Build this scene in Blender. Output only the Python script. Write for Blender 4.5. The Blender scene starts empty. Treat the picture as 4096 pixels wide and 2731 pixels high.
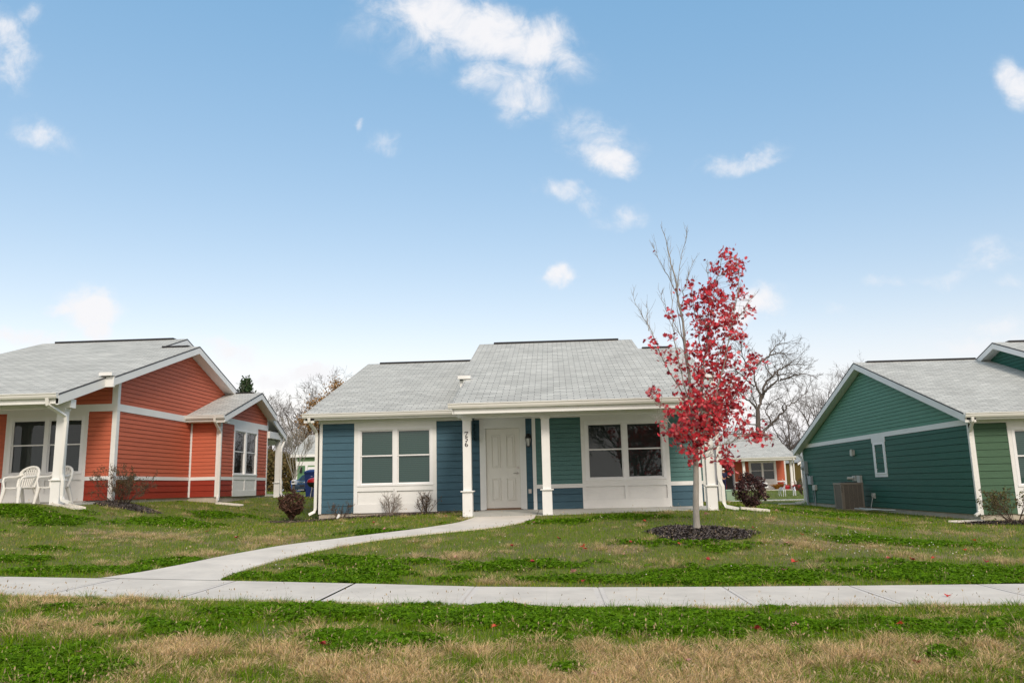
import bpy, math, random
import numpy as np
from mathutils import Matrix, Vector

# ------------------------------------------------------------------ camera, sky, sun, exposure
SC = bpy.context.scene
COL = SC.collection
camd = bpy.data.cameras.new('camera'); cam = bpy.data.objects.new('camera', camd); COL.objects.link(cam)
FPX, PITCH, YAW, ROLL = 3199.26, .17758, -.050742, -.0239319
camd.sensor_width = 36; camd.lens = FPX/4096*36; camd.clip_end = 3000; camd.clip_start = .1
f_ = np.array([math.sin(YAW)*math.cos(PITCH), math.cos(YAW)*math.cos(PITCH), math.sin(PITCH)])
r_ = np.array([math.cos(YAW), -math.sin(YAW), 0]); u_ = np.cross(r_, f_)
r2 = r_*math.cos(ROLL)+u_*math.sin(ROLL); u2 = -r_*math.sin(ROLL)+u_*math.cos(ROLL)
cam.matrix_world = Matrix(((r2[0], u2[0], -f_[0], 0), (r2[1], u2[1], -f_[1], 0), (r2[2], u2[2], -f_[2], 0), (0, 0, 0, 1)))
SC.camera = cam
SC.view_settings.view_transform = 'Standard'; SC.view_settings.look = 'None'
SC.view_settings.exposure = 0.6; SC.view_settings.gamma = 1
SUN_EL, SUN_AZ = math.radians(38), math.radians(158)     # azimuth clockwise from +Y: behind the camera, a little to the right
SUN_STRENGTH, SKY_STRENGTH = 1.5, .14
sd = bpy.data.lights.new('sun', 'SUN'); sd.energy = SUN_STRENGTH; sd.angle = math.radians(16); sd.color = (1, .91, .80)
sun = bpy.data.objects.new('sun', sd); COL.objects.link(sun)
sv = Vector((math.sin(SUN_AZ)*math.cos(SUN_EL), math.cos(SUN_AZ)*math.cos(SUN_EL), math.sin(SUN_EL)))
sun.rotation_euler = sv.to_track_quat('Z', 'Y').to_euler(); sun.location = (10, -20, 30)

W = bpy.data.worlds.new('World'); SC.world = W; W.use_nodes = True
nt = W.node_tree; nt.nodes.clear()
def N(t, typ, **kw):
    n = t.nodes.new(typ)
    for k, v in kw.items():
        if k == 'ins':
            for a, b in v.items(): n.inputs[a].default_value = b
        else: setattr(n, k, v)
    return n
def math_(t, op, a, b=None, clamp=False):
    n = t.nodes.new('ShaderNodeMath'); n.operation = op; n.use_clamp = clamp
    for i, x in enumerate((a, b)):
        if x is None: continue
        if isinstance(x, (int, float)): n.inputs[i].default_value = x
        else: t.links.new(x, n.inputs[i])
    return n.outputs[0]
sky = N(nt, 'ShaderNodeTexSky', sky_type='NISHITA', sun_disc=False)
sky.sun_elevation = SUN_EL; sky.sun_rotation = SUN_AZ; sky.air_density = 1.0; sky.dust_density = 1.0; sky.ozone_density = 1.0
tc = N(nt, 'ShaderNodeTexCoord'); sep = N(nt, 'ShaderNodeSeparateXYZ'); nt.links.new(tc.outputs['Generated'], sep.inputs[0])
yy = math_(nt, 'MAXIMUM', sep.outputs[1], .02)
uu = math_(nt, 'DIVIDE', sep.outputs[0], yy); vv = math_(nt, 'DIVIDE', sep.outputs[2], yy)
cuv = N(nt, 'ShaderNodeCombineXYZ'); nt.links.new(uu, cuv.inputs[0]); nt.links.new(vv, cuv.inputs[1])
# warp the cloud outlines with noise
wn = N(nt, 'ShaderNodeTexNoise', ins={'Scale': 9.0, 'Detail': 5.0, 'Roughness': .6}); nt.links.new(cuv.outputs[0], wn.inputs['Vector'])
ws = N(nt, 'ShaderNodeVectorMath', operation='SUBTRACT'); nt.links.new(wn.outputs['Color'], ws.inputs[0]); ws.inputs[1].default_value = (.5, .5, .5)
wm = N(nt, 'ShaderNodeVectorMath', operation='MULTIPLY'); nt.links.new(ws.outputs[0], wm.inputs[0]); wm.inputs[1].default_value = (.09, .075, 0)
wa = N(nt, 'ShaderNodeVectorMath', operation='ADD'); nt.links.new(cuv.outputs[0], wa.inputs[0]); nt.links.new(wm.outputs[0], wa.inputs[1])
CLOUDS = [(-0.0981, 0.6189, 0.1377, 0.0394, -22, 1.2), (-0.0133, 0.5843, 0.0500, 0.0400, 0, 1.1), (-0.0287, 0.5157, 0.045, 0.040, -20, 0.85), (-0.0725, 0.5408, 0.0406, 0.0264, 0, 0.7), (-.03, .545, .05, .04, 0, .7), (-.16, .62, .10, .05, 0, .45), (0.0658, 0.452, 0.0593, 0.0352, -25, 0.55), (0.0773, 0.4146, 0.0425, 0.0191, -18, 1.0), (0.2495, 0.4135, 0.0546, 0.0131, 18, 0.7), (0.033, 0.3682, 0.0456, 0.013, -25, 0.55), (0.0968, 0.3415, 0.0354, 0.0136, 5, 0.55), (-0.2135, 0.4584, 0.0204, 0.0179, 20, 0.55), (-0.2494, 0.4799, 0.0085, 0.0072, 0, 0.4), (0.0082, 0.2612, 0.0199, 0.0126, 35, 0.95), (-0.6109, 0.2422, 0.0358, 0.0288, 0, 1.15), (-0.6413, 0.2382, 0.0239, 0.0102, 0, 0.7), (-0.5922, 0.2163, 0.0203, 0.0168, 0, 0.8), (-0.7547, 0.6218, 0.0257, 0.0657, 20, 0.75), (-0.7301, 0.6746, 0.0185, 0.0196, 0, 0.5), (-0.689, 0.4868, 0.05, 0.0185, -25, 0.5), (0.6183, 0.4961, 0.0251, 0.0348, 20, 1.0), (0.2443, 0.2133, 0.0388, 0.0225, 15, 1.05), (-0.7062, 0.2001, 0.0751, 0.0134, 0, 0.6), (-0.5504, 0.1949, 0.0369, 0.0093, 0, 0.45), (-0.4132, 0.1772, 0.0594, 0.0164, 0, 0.5), (-0.3498, 0.1458, 0.062, 0.0162, -5, 0.65), (-0.3075, 0.1445, 0.0357, 0.0113, 0, 0.85), (0.4198, 0.2391, 0.0199, 0.0077, 5, 0.45), (0.5614, 0.2725, 0.0607, 0.0146, 12, 0.45), (0.4916, 0.2509, 0.0396, 0.0081, 5, 0.4), (0.5724, 0.2398, 0.0181, 0.0096, 0, 0.45), (0.5531, 0.1832, 0.0598, 0.0141, 0, 0.5), (0.5346, 0.1556, 0.0745, 0.014, 0, 0.5), (0.3577, 0.2012, 0.0184, 0.007, 0, 0.35), (-0.4366, 0.1845, 0.0497, 0.0132, -10, 0.35)]
acc = None
for (cx, cy, rx, ry, rot, st) in CLOUDS:
    if cy < .3 and cx < .3: st += .35
    mp = N(nt, 'ShaderNodeMapping', vector_type='TEXTURE'); nt.links.new(wa.outputs[0], mp.inputs['Vector'])
    mp.inputs['Location'].default_value = (cx, cy, 0); mp.inputs['Rotation'].default_value = (0, 0, math.radians(rot))
    mp.inputs['Scale'].default_value = (rx*1.7, ry*1.7, 1)
    ln = N(nt, 'ShaderNodeVectorMath', operation='LENGTH'); nt.links.new(mp.outputs[0], ln.inputs[0])
    mr = N(nt, 'ShaderNodeMapRange', interpolation_type='SMOOTHSTEP'); nt.links.new(ln.outputs['Value'], mr.inputs['Value'])
    for k, v in (('From Min', 1.0), ('From Max', .1), ('To Min', 0.), ('To Max', st)): mr.inputs[k].default_value = v
    acc = mr.outputs[0] if acc is None else math_(nt, 'MAXIMUM', acc, mr.outputs[0])
n2 = N(nt, 'ShaderNodeTexNoise', ins={'Scale': 21.0, 'Detail': 10.0, 'Roughness': .66, 'Distortion': .5}); nt.links.new(cuv.outputs[0], n2.inputs['Vector'])
nz = math_(nt, 'MULTIPLY', math_(nt, 'SUBTRACT', n2.outputs['Fac'], .5), 2.0)
gate = math_(nt, 'MULTIPLY', acc, 2.2, clamp=True)
dens = math_(nt, 'ADD', acc, math_(nt, 'MULTIPLY', nz, gate))
dr = N(nt, 'ShaderNodeMapRange', interpolation_type='SMOOTHSTEP'); nt.links.new(dens, dr.inputs['Value'])
for k, v in (('From Min', .04), ('From Max', 1.3), ('To Min', 0.), ('To Max', .97)): dr.inputs[k].default_value = v
hs = N(nt, 'ShaderNodeHueSaturation', ins={'Saturation': 1.12, 'Value': 1.0, 'Hue': .5}); nt.links.new(sky.outputs[0], hs.inputs['Color'])
mixc = N(nt, 'ShaderNodeMixRGB'); nt.links.new(dr.outputs[0], mixc.inputs[0]); hz1 = N(nt, 'ShaderNodeVectorMath', operation='MULTIPLY_ADD'); nt.links.new(hs.outputs[0], hz1.inputs[0]); hz1.inputs[1].default_value = (1.3, .73, .42); hz1.inputs[2].default_value = (.0, .96, 2.1)
# unseen white cloud added behind the camera to neutralise the blue ambient light
n5 = N(nt, 'ShaderNodeTexNoise', ins={'Scale': 2.2, 'Detail': 6.0}); nt.links.new(tc.outputs['Generated'], n5.inputs['Vector'])
bk = N(nt, 'ShaderNodeMapRange', interpolation_type='SMOOTHSTEP'); nt.links.new(sep.outputs[1], bk.inputs['Value'])
for k, v in (('From Min', .12), ('From Max', -.25), ('To Min', 0.), ('To Max', 1.)): bk.inputs[k].default_value = v
b5 = N(nt, 'ShaderNodeMapRange'); nt.links.new(n5.outputs['Fac'], b5.inputs['Value'])
for k, v in (('From Min', .35), ('From Max', .6), ('To Min', .25), ('To Max', .95)): b5.inputs[k].default_value = v
mb_ = N(nt, 'ShaderNodeMixRGB'); nt.links.new(math_(nt, 'MULTIPLY', bk.outputs[0], b5.outputs[0]), mb_.inputs[0]); hzf = N(nt, 'ShaderNodeMapRange', interpolation_type='SMOOTHSTEP'); nt.links.new(sep.outputs[2], hzf.inputs['Value'])
for k, v in (('From Min', .20), ('From Max', .02), ('To Min', 0.), ('To Max', .85)): hzf.inputs[k].default_value = v
hzm = N(nt, 'ShaderNodeMixRGB'); nt.links.new(hzf.outputs[0], hzm.inputs[0]); nt.links.new(hz1.outputs[0], hzm.inputs[1]); hzm.inputs[2].default_value = (3.75, 4.05, 4.45, 1)
nt.links.new(hzm.outputs[0], mb_.inputs[1]); mb_.inputs[2].default_value = (5.0, 4.95, 4.85, 1)
nt.links.new(mb_.outputs[0], mixc.inputs[1]); mixc.inputs[2].default_value = (4.45, 4.42, 4.52, 1)
bg = N(nt, 'ShaderNodeBackground', ins={'Strength': SKY_STRENGTH}); nt.links.new(mixc.outputs[0], bg.inputs[0])
wo = N(nt, 'ShaderNodeOutputWorld'); nt.links.new(bg.outputs[0], wo.inputs[0])

# ------------------------------------------------------------------ helpers
RS = np.random.RandomState(7); random.seed(7)
ORG = {}
def tag(o, label=None, cat=None, group=None, kind=None):
    if label: o['label'] = label
    if cat: o['category'] = cat
    if group: o['group'] = group
    if kind: o['kind'] = kind
    return o
def thing(name, label, cat, loc, group=None, rotz=0):
    o = bpy.data.objects.new(name, None); o.empty_display_size = .2; COL.objects.link(o); o.location = loc
    ORG[o.name] = np.array(loc, float); return tag(o, label, cat, group)
class MB:
    def __init__(s): s.v = []; s.f = []; s.m = []; s.uv = {}; s.c = []; s.n = 0; s.smooth = []
    def add(s, vs, fs, m=0, uvs=None, col=None, smooth=False):
        b = s.n; s.v += [tuple(float(a) for a in p) for p in vs]; s.n += len(vs)
        for i, f in enumerate(fs):
            if uvs is not None: s.uv[len(s.f)] = uvs[i]
            s.f.append(tuple(b+k for k in f)); s.m.append(m); s.smooth.append(smooth); s.c.append(col)
        return s
    def box(s, x0, x1, y0, y1, z0, z1, m=0):
        v = [(x, y, z) for z in (z0, z1) for y in (y0, y1) for x in (x0, x1)]
        return s.add(v, [(0, 2, 3, 1), (4, 5, 7, 6), (0, 1, 5, 4), (2, 6, 7, 3), (0, 4, 6, 2), (1, 3, 7, 5)], m)
    def prism(s, poly, d, m=0, m2=None):
        "polygon (list of 3-D points) extruded by vector d"
        n = len(poly); a = [tuple(p) for p in poly]; b = [tuple(np.add(p, d)) for p in poly]
        s.add(a+b, [tuple(range(n))], m)
        k = s.n-2*n
        s.f.append(tuple(k+n+i for i in reversed(range(n)))); s.m.append(m if m2 is None else m2); s.smooth.append(False); s.c.append(None)
        for i in range(n):
            j = (i+1) % n; s.f.append((k+i, k+n+i, k+n+j, k+j)); s.m.append(m if m2 is None else m2); s.smooth.append(False); s.c.append(None)
        return s
    def tube(s, pts, rad, n=8, m=0, cap=True, smooth=True, rx=1.0, up=None):
        pts = [np.array(p, float) for p in pts]; L = len(pts)
        if not hasattr(rad, '__len__'): rad = [rad]*L
        vs = []; prev = None
        for i in range(L):
            t = pts[min(i+1, L-1)]-pts[max(i-1, 0)]; t = t/(np.linalg.norm(t)+1e-9)
            ref = np.array(up if up is not None else ((0, 0, 1) if abs(t[2]) < .9 else (0, 1, 0)), float)
            if prev is not None and up is None: a = prev-t*(prev@t)
            else: a = np.cross(ref, t)
            a = a/(np.linalg.norm(a)+1e-9); b = np.cross(t, a); prev = a
            for k in range(n):
                th = 2*math.pi*(k+.5)/n; vs.append(pts[i]+rad[i]*(math.cos(th)*a*rx+math.sin(th)*b))
        fs = [(i*n+k, i*n+(k+1) % n, (i+1)*n+(k+1) % n, (i+1)*n+k) for i in range(L-1) for k in range(n)]
        s.add(vs, fs, m, smooth=smooth)
        if cap: s.add(vs[:n], [tuple(reversed(range(n)))], m); s.add(vs[-n:], [tuple(range(n))], m)
        return s
    def lathe(s, c, prof, n=16, m=0, smooth=True, sx=1, sy=1):
        vs = [(c[0]+r*sx*math.cos(2*math.pi*k/n), c[1]+r*sy*math.sin(2*math.pi*k/n), c[2]+z) for r, z in prof for k in range(n)]
        fs = [(i*n+k, i*n+(k+1) % n, (i+1)*n+(k+1) % n, (i+1)*n+k) for i in range(len(prof)-1) for k in range(n)]
        s.add(vs, fs, m, smooth=smooth)
        s.add(vs[:n], [tuple(reversed(range(n)))], m); s.add(vs[-n:], [tuple(range(n))], m); return s
    def xf(s, M):
        s.v = [tuple(M @ Vector(p)) for p in s.v]; return s
    def build(s, name, mats, parent=None, bevel=0):
        if not isinstance(mats, (list, tuple)): mats = [mats]
        o0 = ORG[parent.name] if parent is not None else np.zeros(3)
        me = bpy.data.meshes.new(name); me.from_pydata([(a-o0[0], b-o0[1], c-o0[2]) for a, b, c in s.v], [], s.f)
        for m in mats: me.materials.append(m)
        me.polygons.foreach_set('material_index', s.m); me.polygons.foreach_set('use_smooth', s.smooth)
        if s.uv:
            uvl = me.uv_layers.new(name='UVMap').data
            for p in me.polygons:
                if p.index in s.uv:
                    for li, uv in zip(p.loop_indices, s.uv[p.index]): uvl[li].uv = uv
        o = bpy.data.objects.new(name, me); COL.objects.link(o)
        if parent is not None: o.parent = parent
        ORG[o.name] = o0
        if bevel:
            b = o.modifiers.new('bevel', 'BEVEL'); b.width = bevel; b.segments = 2; b.limit_method = 'ANGLE'
        return o
def npmesh(name, V, F, mats, parent=None, col=None, smooth=False):
    "V (n,3), F (m,k) equal-size faces (k may be 3 or 4), col (n,3) point colours"
    o0 = ORG[parent.name] if parent is not None else np.zeros(3)
    V = np.asarray(V, np.float32)-o0.astype(np.float32); F = np.asarray(F, np.int32)
    me = bpy.data.meshes.new(name); me.vertices.add(len(V)); me.vertices.foreach_set('co', V.ravel())
    k = F.shape[1]; me.loops.add(F.size); me.loops.foreach_set('vertex_index', F.ravel())
    me.polygons.add(len(F)); me.polygons.foreach_set('loop_start', np.arange(0, F.size, k, dtype=np.int32))
    me.polygons.foreach_set('loop_total', np.full(len(F), k, np.int32))
    if smooth: me.polygons.foreach_set('use_smooth', np.ones(len(F), bool))
    me.update(calc_edges=True)
    if col is not None:
        a = me.attributes.new('col', 'FLOAT_COLOR', 'POINT')
        a.data.foreach_set('color', np.concatenate([col, np.ones((len(col), 1))], 1).astype(np.float32).ravel())
    for m in (mats if isinstance(mats, (list, tuple)) else [mats]): me.materials.append(m)
    o = bpy.data.objects.new(name, me); COL.objects.link(o)
    if parent is not None: o.parent = parent
    ORG[o.name] = o0
    return o

# ------------------------------------------------------------------ materials
def mat(name, color, rough=.6, noise=0, nscale=8, bump=0, bscale=60, metal=0, spec=.4, stretch=(1, 1, 1), color2=None, trans=0, attr=False, coat=0):
    m = bpy.data.materials.new(name); m.use_nodes = True; t = m.node_tree; p = t.nodes['Principled BSDF']
    p.inputs['Roughness'].default_value = rough; p.inputs['Metallic'].default_value = metal
    p.inputs['Specular IOR Level'].default_value = spec; p.inputs['Coat Weight'].default_value = coat
    p.inputs['Base Color'].default_value = (*color, 1)
    co = N(t, 'ShaderNodeTexCoord'); mp = N(t, 'ShaderNodeMapping'); t.links.new(co.outputs['Object'], mp.inputs[0]); mp.inputs['Scale'].default_value = stretch
    src = None
    if attr:
        at = N(t, 'ShaderNodeAttribute', attribute_name='col'); src = at.outputs['Color']
    if noise:
        n = N(t, 'ShaderNodeTexNoise', ins={'Scale': nscale, 'Detail': 6.0, 'Roughness': .65}); t.links.new(mp.outputs[0], n.inputs['Vector'])
        mx = N(t, 'ShaderNodeMixRGB'); 
        if color2 is None:
            mx.blend_type = 'MULTIPLY'; mx.inputs[0].default_value = 1
            r = N(t, 'ShaderNodeMapRange'); t.links.new(n.outputs['Fac'], r.inputs[0])
            for k, v in (('From Min', .25), ('From Max', .75), ('To Min', 1-noise), ('To Max', 1+noise)): r.inputs[k].default_value = v
            if src is not None: t.links.new(src, mx.inputs[1])
            else: mx.inputs[1].default_value = (*color, 1)
            t.links.new(r.outputs[0], mx.inputs[2])
        else:
            r = N(t, 'ShaderNodeMapRange'); t.links.new(n.outputs['Fac'], r.inputs[0])
            r.inputs['From Min'].default_value = .38; r.inputs['From Max'].default_value = .62
            t.links.new(r.outputs[0], mx.inputs[0]); mx.inputs[1].default_value = (*color, 1); mx.inputs[2].default_value = (*color2, 1)
        src = mx.outputs[0]
    if src is not None: t.links.new(src, p.inputs['Base Color'])
    if bump:
        b = N(t, 'ShaderNodeTexNoise', ins={'Scale': bscale, 'Detail': 5.0}); t.links.new(mp.outputs[0], b.inputs['Vector'])
        bp = N(t, 'ShaderNodeBump', ins={'Strength': min(1, bump), 'Distance': .01}); t.links.new(b.outputs['Fac'], bp.inputs['Height']); t.links.new(bp.outputs[0], p.inputs['Normal'])
    if trans:
        out = t.nodes['Material Output']; tr = N(t, 'ShaderNodeBsdfTranslucent'); ms = N(t, 'ShaderNodeMixShader', ins={0: trans})
        if src is not None: t.links.new(src, tr.inputs[0])
        else: tr.inputs[0].default_value = (*color, 1)
        t.links.new(p.outputs[0], ms.inputs[1]); t.links.new(tr.outputs[0], ms.inputs[2]); t.links.new(ms.outputs[0], out.inputs[0])
    return m
def siding_mat(name, c): return mat(name, c, .62, noise=.13, nscale=3.5, bump=.35, bscale=40, stretch=(.5, .5, 6), spec=.25)
TRIM = mat('white_trim_paint', (.78, .78, .75), .5, noise=.045, nscale=2.2, bump=.1, bscale=50, spec=.3)
VINYL = mat('white_vinyl', (.82, .82, .81), .35, noise=.03, nscale=3)
GUT = mat('gutter_enamel', (.76, .75, .70), .38, noise=.05, nscale=2.5, stretch=(.3, 1, 1))
CONC = mat('foundation_concrete', (.46, .41, .33), .9, noise=.22, nscale=3.0, bump=.5, bscale=45)
SLAB = mat('porch_concrete', (.50, .485, .43), .9, noise=.12, nscale=2.5, bump=.3, bscale=70)
BLK = mat('black_ridge_vent', (.015, .015, .017), .7, noise=.3, nscale=20)
BLACKM = mat('black_enamel', (.012, .012, .013), .35)
NICK = mat('brushed_nickel', (.42, .40, .37), .3, metal=1)
EDGE = mat('shingle_edge', (.10, .10, .105), .9, noise=.3, nscale=20)
DARK = mat('dark_interior', (.03, .03, .03), .9)
DOORM = mat('door_paint', (.74, .725, .66), .45, noise=.035, nscale=2.0)
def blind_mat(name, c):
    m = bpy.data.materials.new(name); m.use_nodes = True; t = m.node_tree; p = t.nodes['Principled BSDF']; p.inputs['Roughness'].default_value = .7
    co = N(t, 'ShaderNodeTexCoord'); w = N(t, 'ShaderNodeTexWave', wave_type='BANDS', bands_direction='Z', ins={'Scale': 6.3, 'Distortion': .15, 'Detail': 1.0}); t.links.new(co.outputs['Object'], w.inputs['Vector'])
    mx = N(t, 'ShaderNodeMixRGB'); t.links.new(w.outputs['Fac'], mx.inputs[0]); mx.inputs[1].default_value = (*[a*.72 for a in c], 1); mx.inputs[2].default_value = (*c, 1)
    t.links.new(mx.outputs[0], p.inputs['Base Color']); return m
BLIND_L = blind_mat('blind_slats_pale', (.085, .20, .18)); BLIND_D = blind_mat('blind_slats_dim', (.03, .064, .058)); BLIND_B = blind_mat('blind_slats_shaded', (.012, .032, .030))  # slat colours lowered to carry the dimness behind glass and screen
def glass_mat():
    m = bpy.data.materials.new('window_glass'); m.use_nodes = True; t = m.node_tree; t.nodes.clear()
    tr = N(t, 'ShaderNodeBsdfTransparent', ins={0: (.93, .96, .95, 1)}); gl = N(t, 'ShaderNodeBsdfGlossy', ins={'Roughness': .015})
    fr = N(t, 'ShaderNodeFresnel', ins={'IOR': 1.5}); a = math_(t, 'MULTIPLY', fr.outputs[0], 1.3, True)
    ms = N(t, 'ShaderNodeMixShader'); t.links.new(a, ms.inputs[0]); t.links.new(tr.outputs[0], ms.inputs[1]); t.links.new(gl.outputs[0], ms.inputs[2])
    o = N(t, 'ShaderNodeOutputMaterial'); t.links.new(ms.outputs[0], o.inputs[0]); return m
GLASS = glass_mat()
def shingle_mat():
    m = bpy.data.materials.new('asphalt_shingles'); m.use_nodes = True; t = m.node_tree; p = t.nodes['Principled BSDF']
    p.inputs['Roughness'].default_value = .85; p.inputs['Specular IOR Level'].default_value = .3
    uv = N(t, 'ShaderNodeUVMap', uv_map='UVMap')
    def brick(w, h, ms, c1, c2, mo):
        b = N(t, 'ShaderNodeTexBrick', offset=.5, ins={'Scale': 1.0, 'Brick Width': w, 'Row Height': h, 'Mortar Size': ms, 'Mortar Smooth': .1, 'Bias': 0.0})
        b.inputs['Color1'].default_value = (*c1, 1); b.inputs['Color2'].default_value = (*c2, 1); b.inputs['Mortar'].default_value = (*mo, 1)
        t.links.new(uv.outputs[0], b.inputs['Vector']); return b
    b1 = brick(.305, .143, .007, (.54, .54, .49), (.43, .43, .39), (.13, .13, .125))  # dark slots between tabs; row lines paint in the shadow under each course
    b2 = brick(.92, .143, .001, (1.09, 1.09, 1.09), (.92, .92, .92), (.9, .9, .9)); b2.offset = .37
    mx = N(t, 'ShaderNodeMixRGB', blend_type='MULTIPLY', ins={0: 1.0}); t.links.new(b1.outputs['Color'], mx.inputs[1]); t.links.new(b2.outputs['Color'], mx.inputs[2])
    n = N(t, 'ShaderNodeTexNoise', ins={'Scale': .9, 'Detail': 7.0, 'Roughness': .7}); t.links.new(uv.outputs[0], n.inputs['Vector'])
    r = N(t, 'ShaderNodeMapRange'); t.links.new(n.outputs['Fac'], r.inputs[0])
    for k, v in (('From Min', .3), ('From Max', .7), ('To Min', .90), ('To Max', 1.08)): r.inputs[k].default_value = v
    m2 = N(t, 'ShaderNodeMixRGB', blend_type='MULTIPLY', ins={0: 1.0}); t.links.new(mx.outputs[0], m2.inputs[1]); t.links.new(r.outputs[0], m2.inputs[2])
    n3 = N(t, 'ShaderNodeTexNoise', ins={'Scale': 90.0, 'Detail': 2.0}); t.links.new(uv.outputs[0], n3.inputs['Vector'])
    r3 = N(t, 'ShaderNodeMapRange'); t.links.new(n3.outputs['Fac'], r3.inputs[0])
    for k, v in (('From Min', .3), ('From Max', .7), ('To Min', .85), ('To Max', 1.15)): r3.inputs[k].default_value = v
    m3 = N(t, 'ShaderNodeMixRGB', blend_type='MULTIPLY', ins={0: 1.0}); t.links.new(m2.outputs[0], m3.inputs[1]); t.links.new(r3.outputs[0], m3.inputs[2])
    t.links.new(m3.outputs[0], p.inputs['Base Color'])
    bp = N(t, 'ShaderNodeBump', invert=True, ins={'Strength': .6, 'Distance': .01}); t.links.new(b1.outputs['Fac'], bp.inputs['Height']); t.links.new(bp.outputs[0], p.inputs['Normal'])
    return m
SHING = shingle_mat()

# ------------------------------------------------------------------ terrain
SX = [-14, -10, -7.3, -5.6, -3.9, -2.4, -1, .5, 2.1, 3.8, 5.5, 8, 12, 16]
SZ = [-.86, -.965, -1.034, -1.092, -1.152, -1.208, -1.268, -1.30, -1.32, -1.335, -1.345, -1.36, -1.38, -1.40]
def zs(x): return np.interp(x, SX, SZ)
CP = []
for x in (-14, -7.3, -3.9, -1, 2.1, 5.5, 10, 16):
    for y in (8.85, 10.5): CP.append((x, y, zs(x)))
    CP.append((x, 5, zs(x)-.03)); CP.append((x, 2, zs(x)-.08))
CP += [(-2.3, 18.5, -.71), (-1, 18.5, -.70), (1, 18.35, -.675), (3.6, 18.45, -.66), (0, 14.3, -.985), (2.7, 15, -.92), (-3.6, 16.5, -.80), (-5.2, 13.5, -1.0),
       (-6.3, 21.0, -.80), (-3.3, 20.9, -.68), (-7.6, 19.5, -.82), (-9.5, 19.5, -.62), (-9, 15, -.78), (-12, 15, -.55),
       (-11.75, 18.0, -.21), (-14, 18, -.15), (-11.4, 20.6, -.22), (-11.3, 25, -.28),
       (10.9, 21.9, -1.19), (13, 21.6, -1.2), (16, 21, -1.22), (10.7, 36, -1.15), (7.5, 21, -1.08), (7, 16, -1.17), (11, 15, -1.28), (5, 21, -.84), (6.5, 27, -.9), (8, 36, -1.1),
       (-7.4, 26, -.6), (-9.8, 27.3, -.3), (-8.5, 33, -.38), (-10.5, 31, -.27), (-12, 36, -.24), (5.2, 34, -.9), (6.1, 31, -.79), (-15, 45, -.12), (0, 40, -.8), (10, 46, -1.1), (10.8, 43, -1.03), (13.3, 48, -1.0), (0, 60, -.7), (-19, 60, -.2), (-21, 65, -.3), (16, 66, -.85), (-30, 60, -.2), (4.3, 18.8, -.66), (4.9, 21.5, -.74), (-5.6, 20.9, -.755), (-4.6, 20.9, -.72), (-11.4, 22, -.25), (-11.3, 24.3, -.26), (10.8, 26.5, -1.185), (10.8, 32.7, -1.18),
       (30, 60, -1.2), (-30, 15, .2), (-30, 5, -.4), (30, 8, -1.6), (30, 20, -1.5)]
CP = np.array(CP, float)
def _phi(q): return np.where(q > 0, q*np.log(np.maximum(q, 1e-12))*.5, 0.)
_n = len(CP); _A = np.zeros((_n+3, _n+3)); _A[:_n, :_n] = _phi(((CP[:, None, :2]-CP[None, :, :2])**2).sum(-1))+np.eye(_n)*.03
_A[:_n, _n] = 1; _A[:_n, _n+1:] = CP[:, :2]; _A[_n, :_n] = 1; _A[_n+1:, :_n] = CP[:, :2].T
_W = np.linalg.solve(_A, np.r_[CP[:, 2], 0, 0, 0])
def terr(x, y):
    x = np.asarray(x, float); y = np.asarray(y, float); sh = np.broadcast(x, y).shape
    x = np.broadcast_to(x, sh).ravel(); y = np.broadcast_to(y, sh).ravel()
    xc = np.clip(x, -32, 32); yc = np.clip(y, 0, 62)
    out = _W[_n]+_W[_n+1]*xc+_W[_n+2]*yc
    for i in range(_n): out = out+_W[i]*_phi((xc-CP[i, 0])**2+(yc-CP[i, 1])**2)
    w = np.clip(1-np.maximum(np.abs(yc-9.7)-.85, 0)/1.5, 0, 1); w = w*w*(3-2*w)
    out = out*(1-w)+zs(xc)*w
    return out.reshape(sh)
def tz(x, y): return float(terr(x, y))
# value noise
_H = np.random.RandomState(3).rand(256, 256)
def vnoise(x, y):
    xi = np.floor(x).astype(int); yi = np.floor(y).astype(int); fx = x-xi; fy = y-yi; fx = fx*fx*(3-2*fx); fy = fy*fy*(3-2*fy)
    h = lambda a, b: _H[a % 256, b % 256]
    return (h(xi, yi)*(1-fx)+h(xi+1, yi)*fx)*(1-fy)+(h(xi, yi+1)*(1-fx)+h(xi+1, yi+1)*fx)*fy
def fbm(x, y, s, o=4):
    v = 0; a = .5; t = 0
    for k in range(o): v = v+a*vnoise(x*s+17.3*k, y*s+9.1*k); t += a; a *= .55; s *= 2.1
    return v/t
CLOV = [(-1.09, 8.19, 2.2, .51), (1.28, 7.87, 2.43, .59), (3.39, 7.59, .93, .71), (-3.6, 5.98, .69, .66), (-3.38, 7.2, .63, .44), (-4.82, 8.06, .48, .3), (-2.75, 7.95, .71, .53), (-1.57, 7.01, .42, .41), (4.9, 11.4, 1.59, .96), (2.6, 11.44, 1.48, .72), (.54, 11.17, 2.3, .43), (-.14, 12.2, 1.27, .48), (-3.22, 11.14, 1.42, .8), (-3.18, 12.46, .76, .7), (-6.62, 11.26, 1.19, .5), (-5.96, 12.15, .55, .39), (-10.61, 16.59, .78, .75), (-9.05, 18.79, .94, 1.07), (-3.56, 15.84, 1.01, .58), (5.98, 14.83, 1.59, .59), (-9.0, 21.74, 1.01, .8), (-8.56, 13.43, .58, .41), (2.74, 13.8, 1.25, .44), (-8.35, 12.27, .54, .51), (2.93, 6.38, .27, .32), (.17, 5.78, .17, .2), (-11.6, 17.2, 1.6, .7), (1.2, 17.2, 1.6, .5), (7, 23, 1.2, 1.2)]
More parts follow.
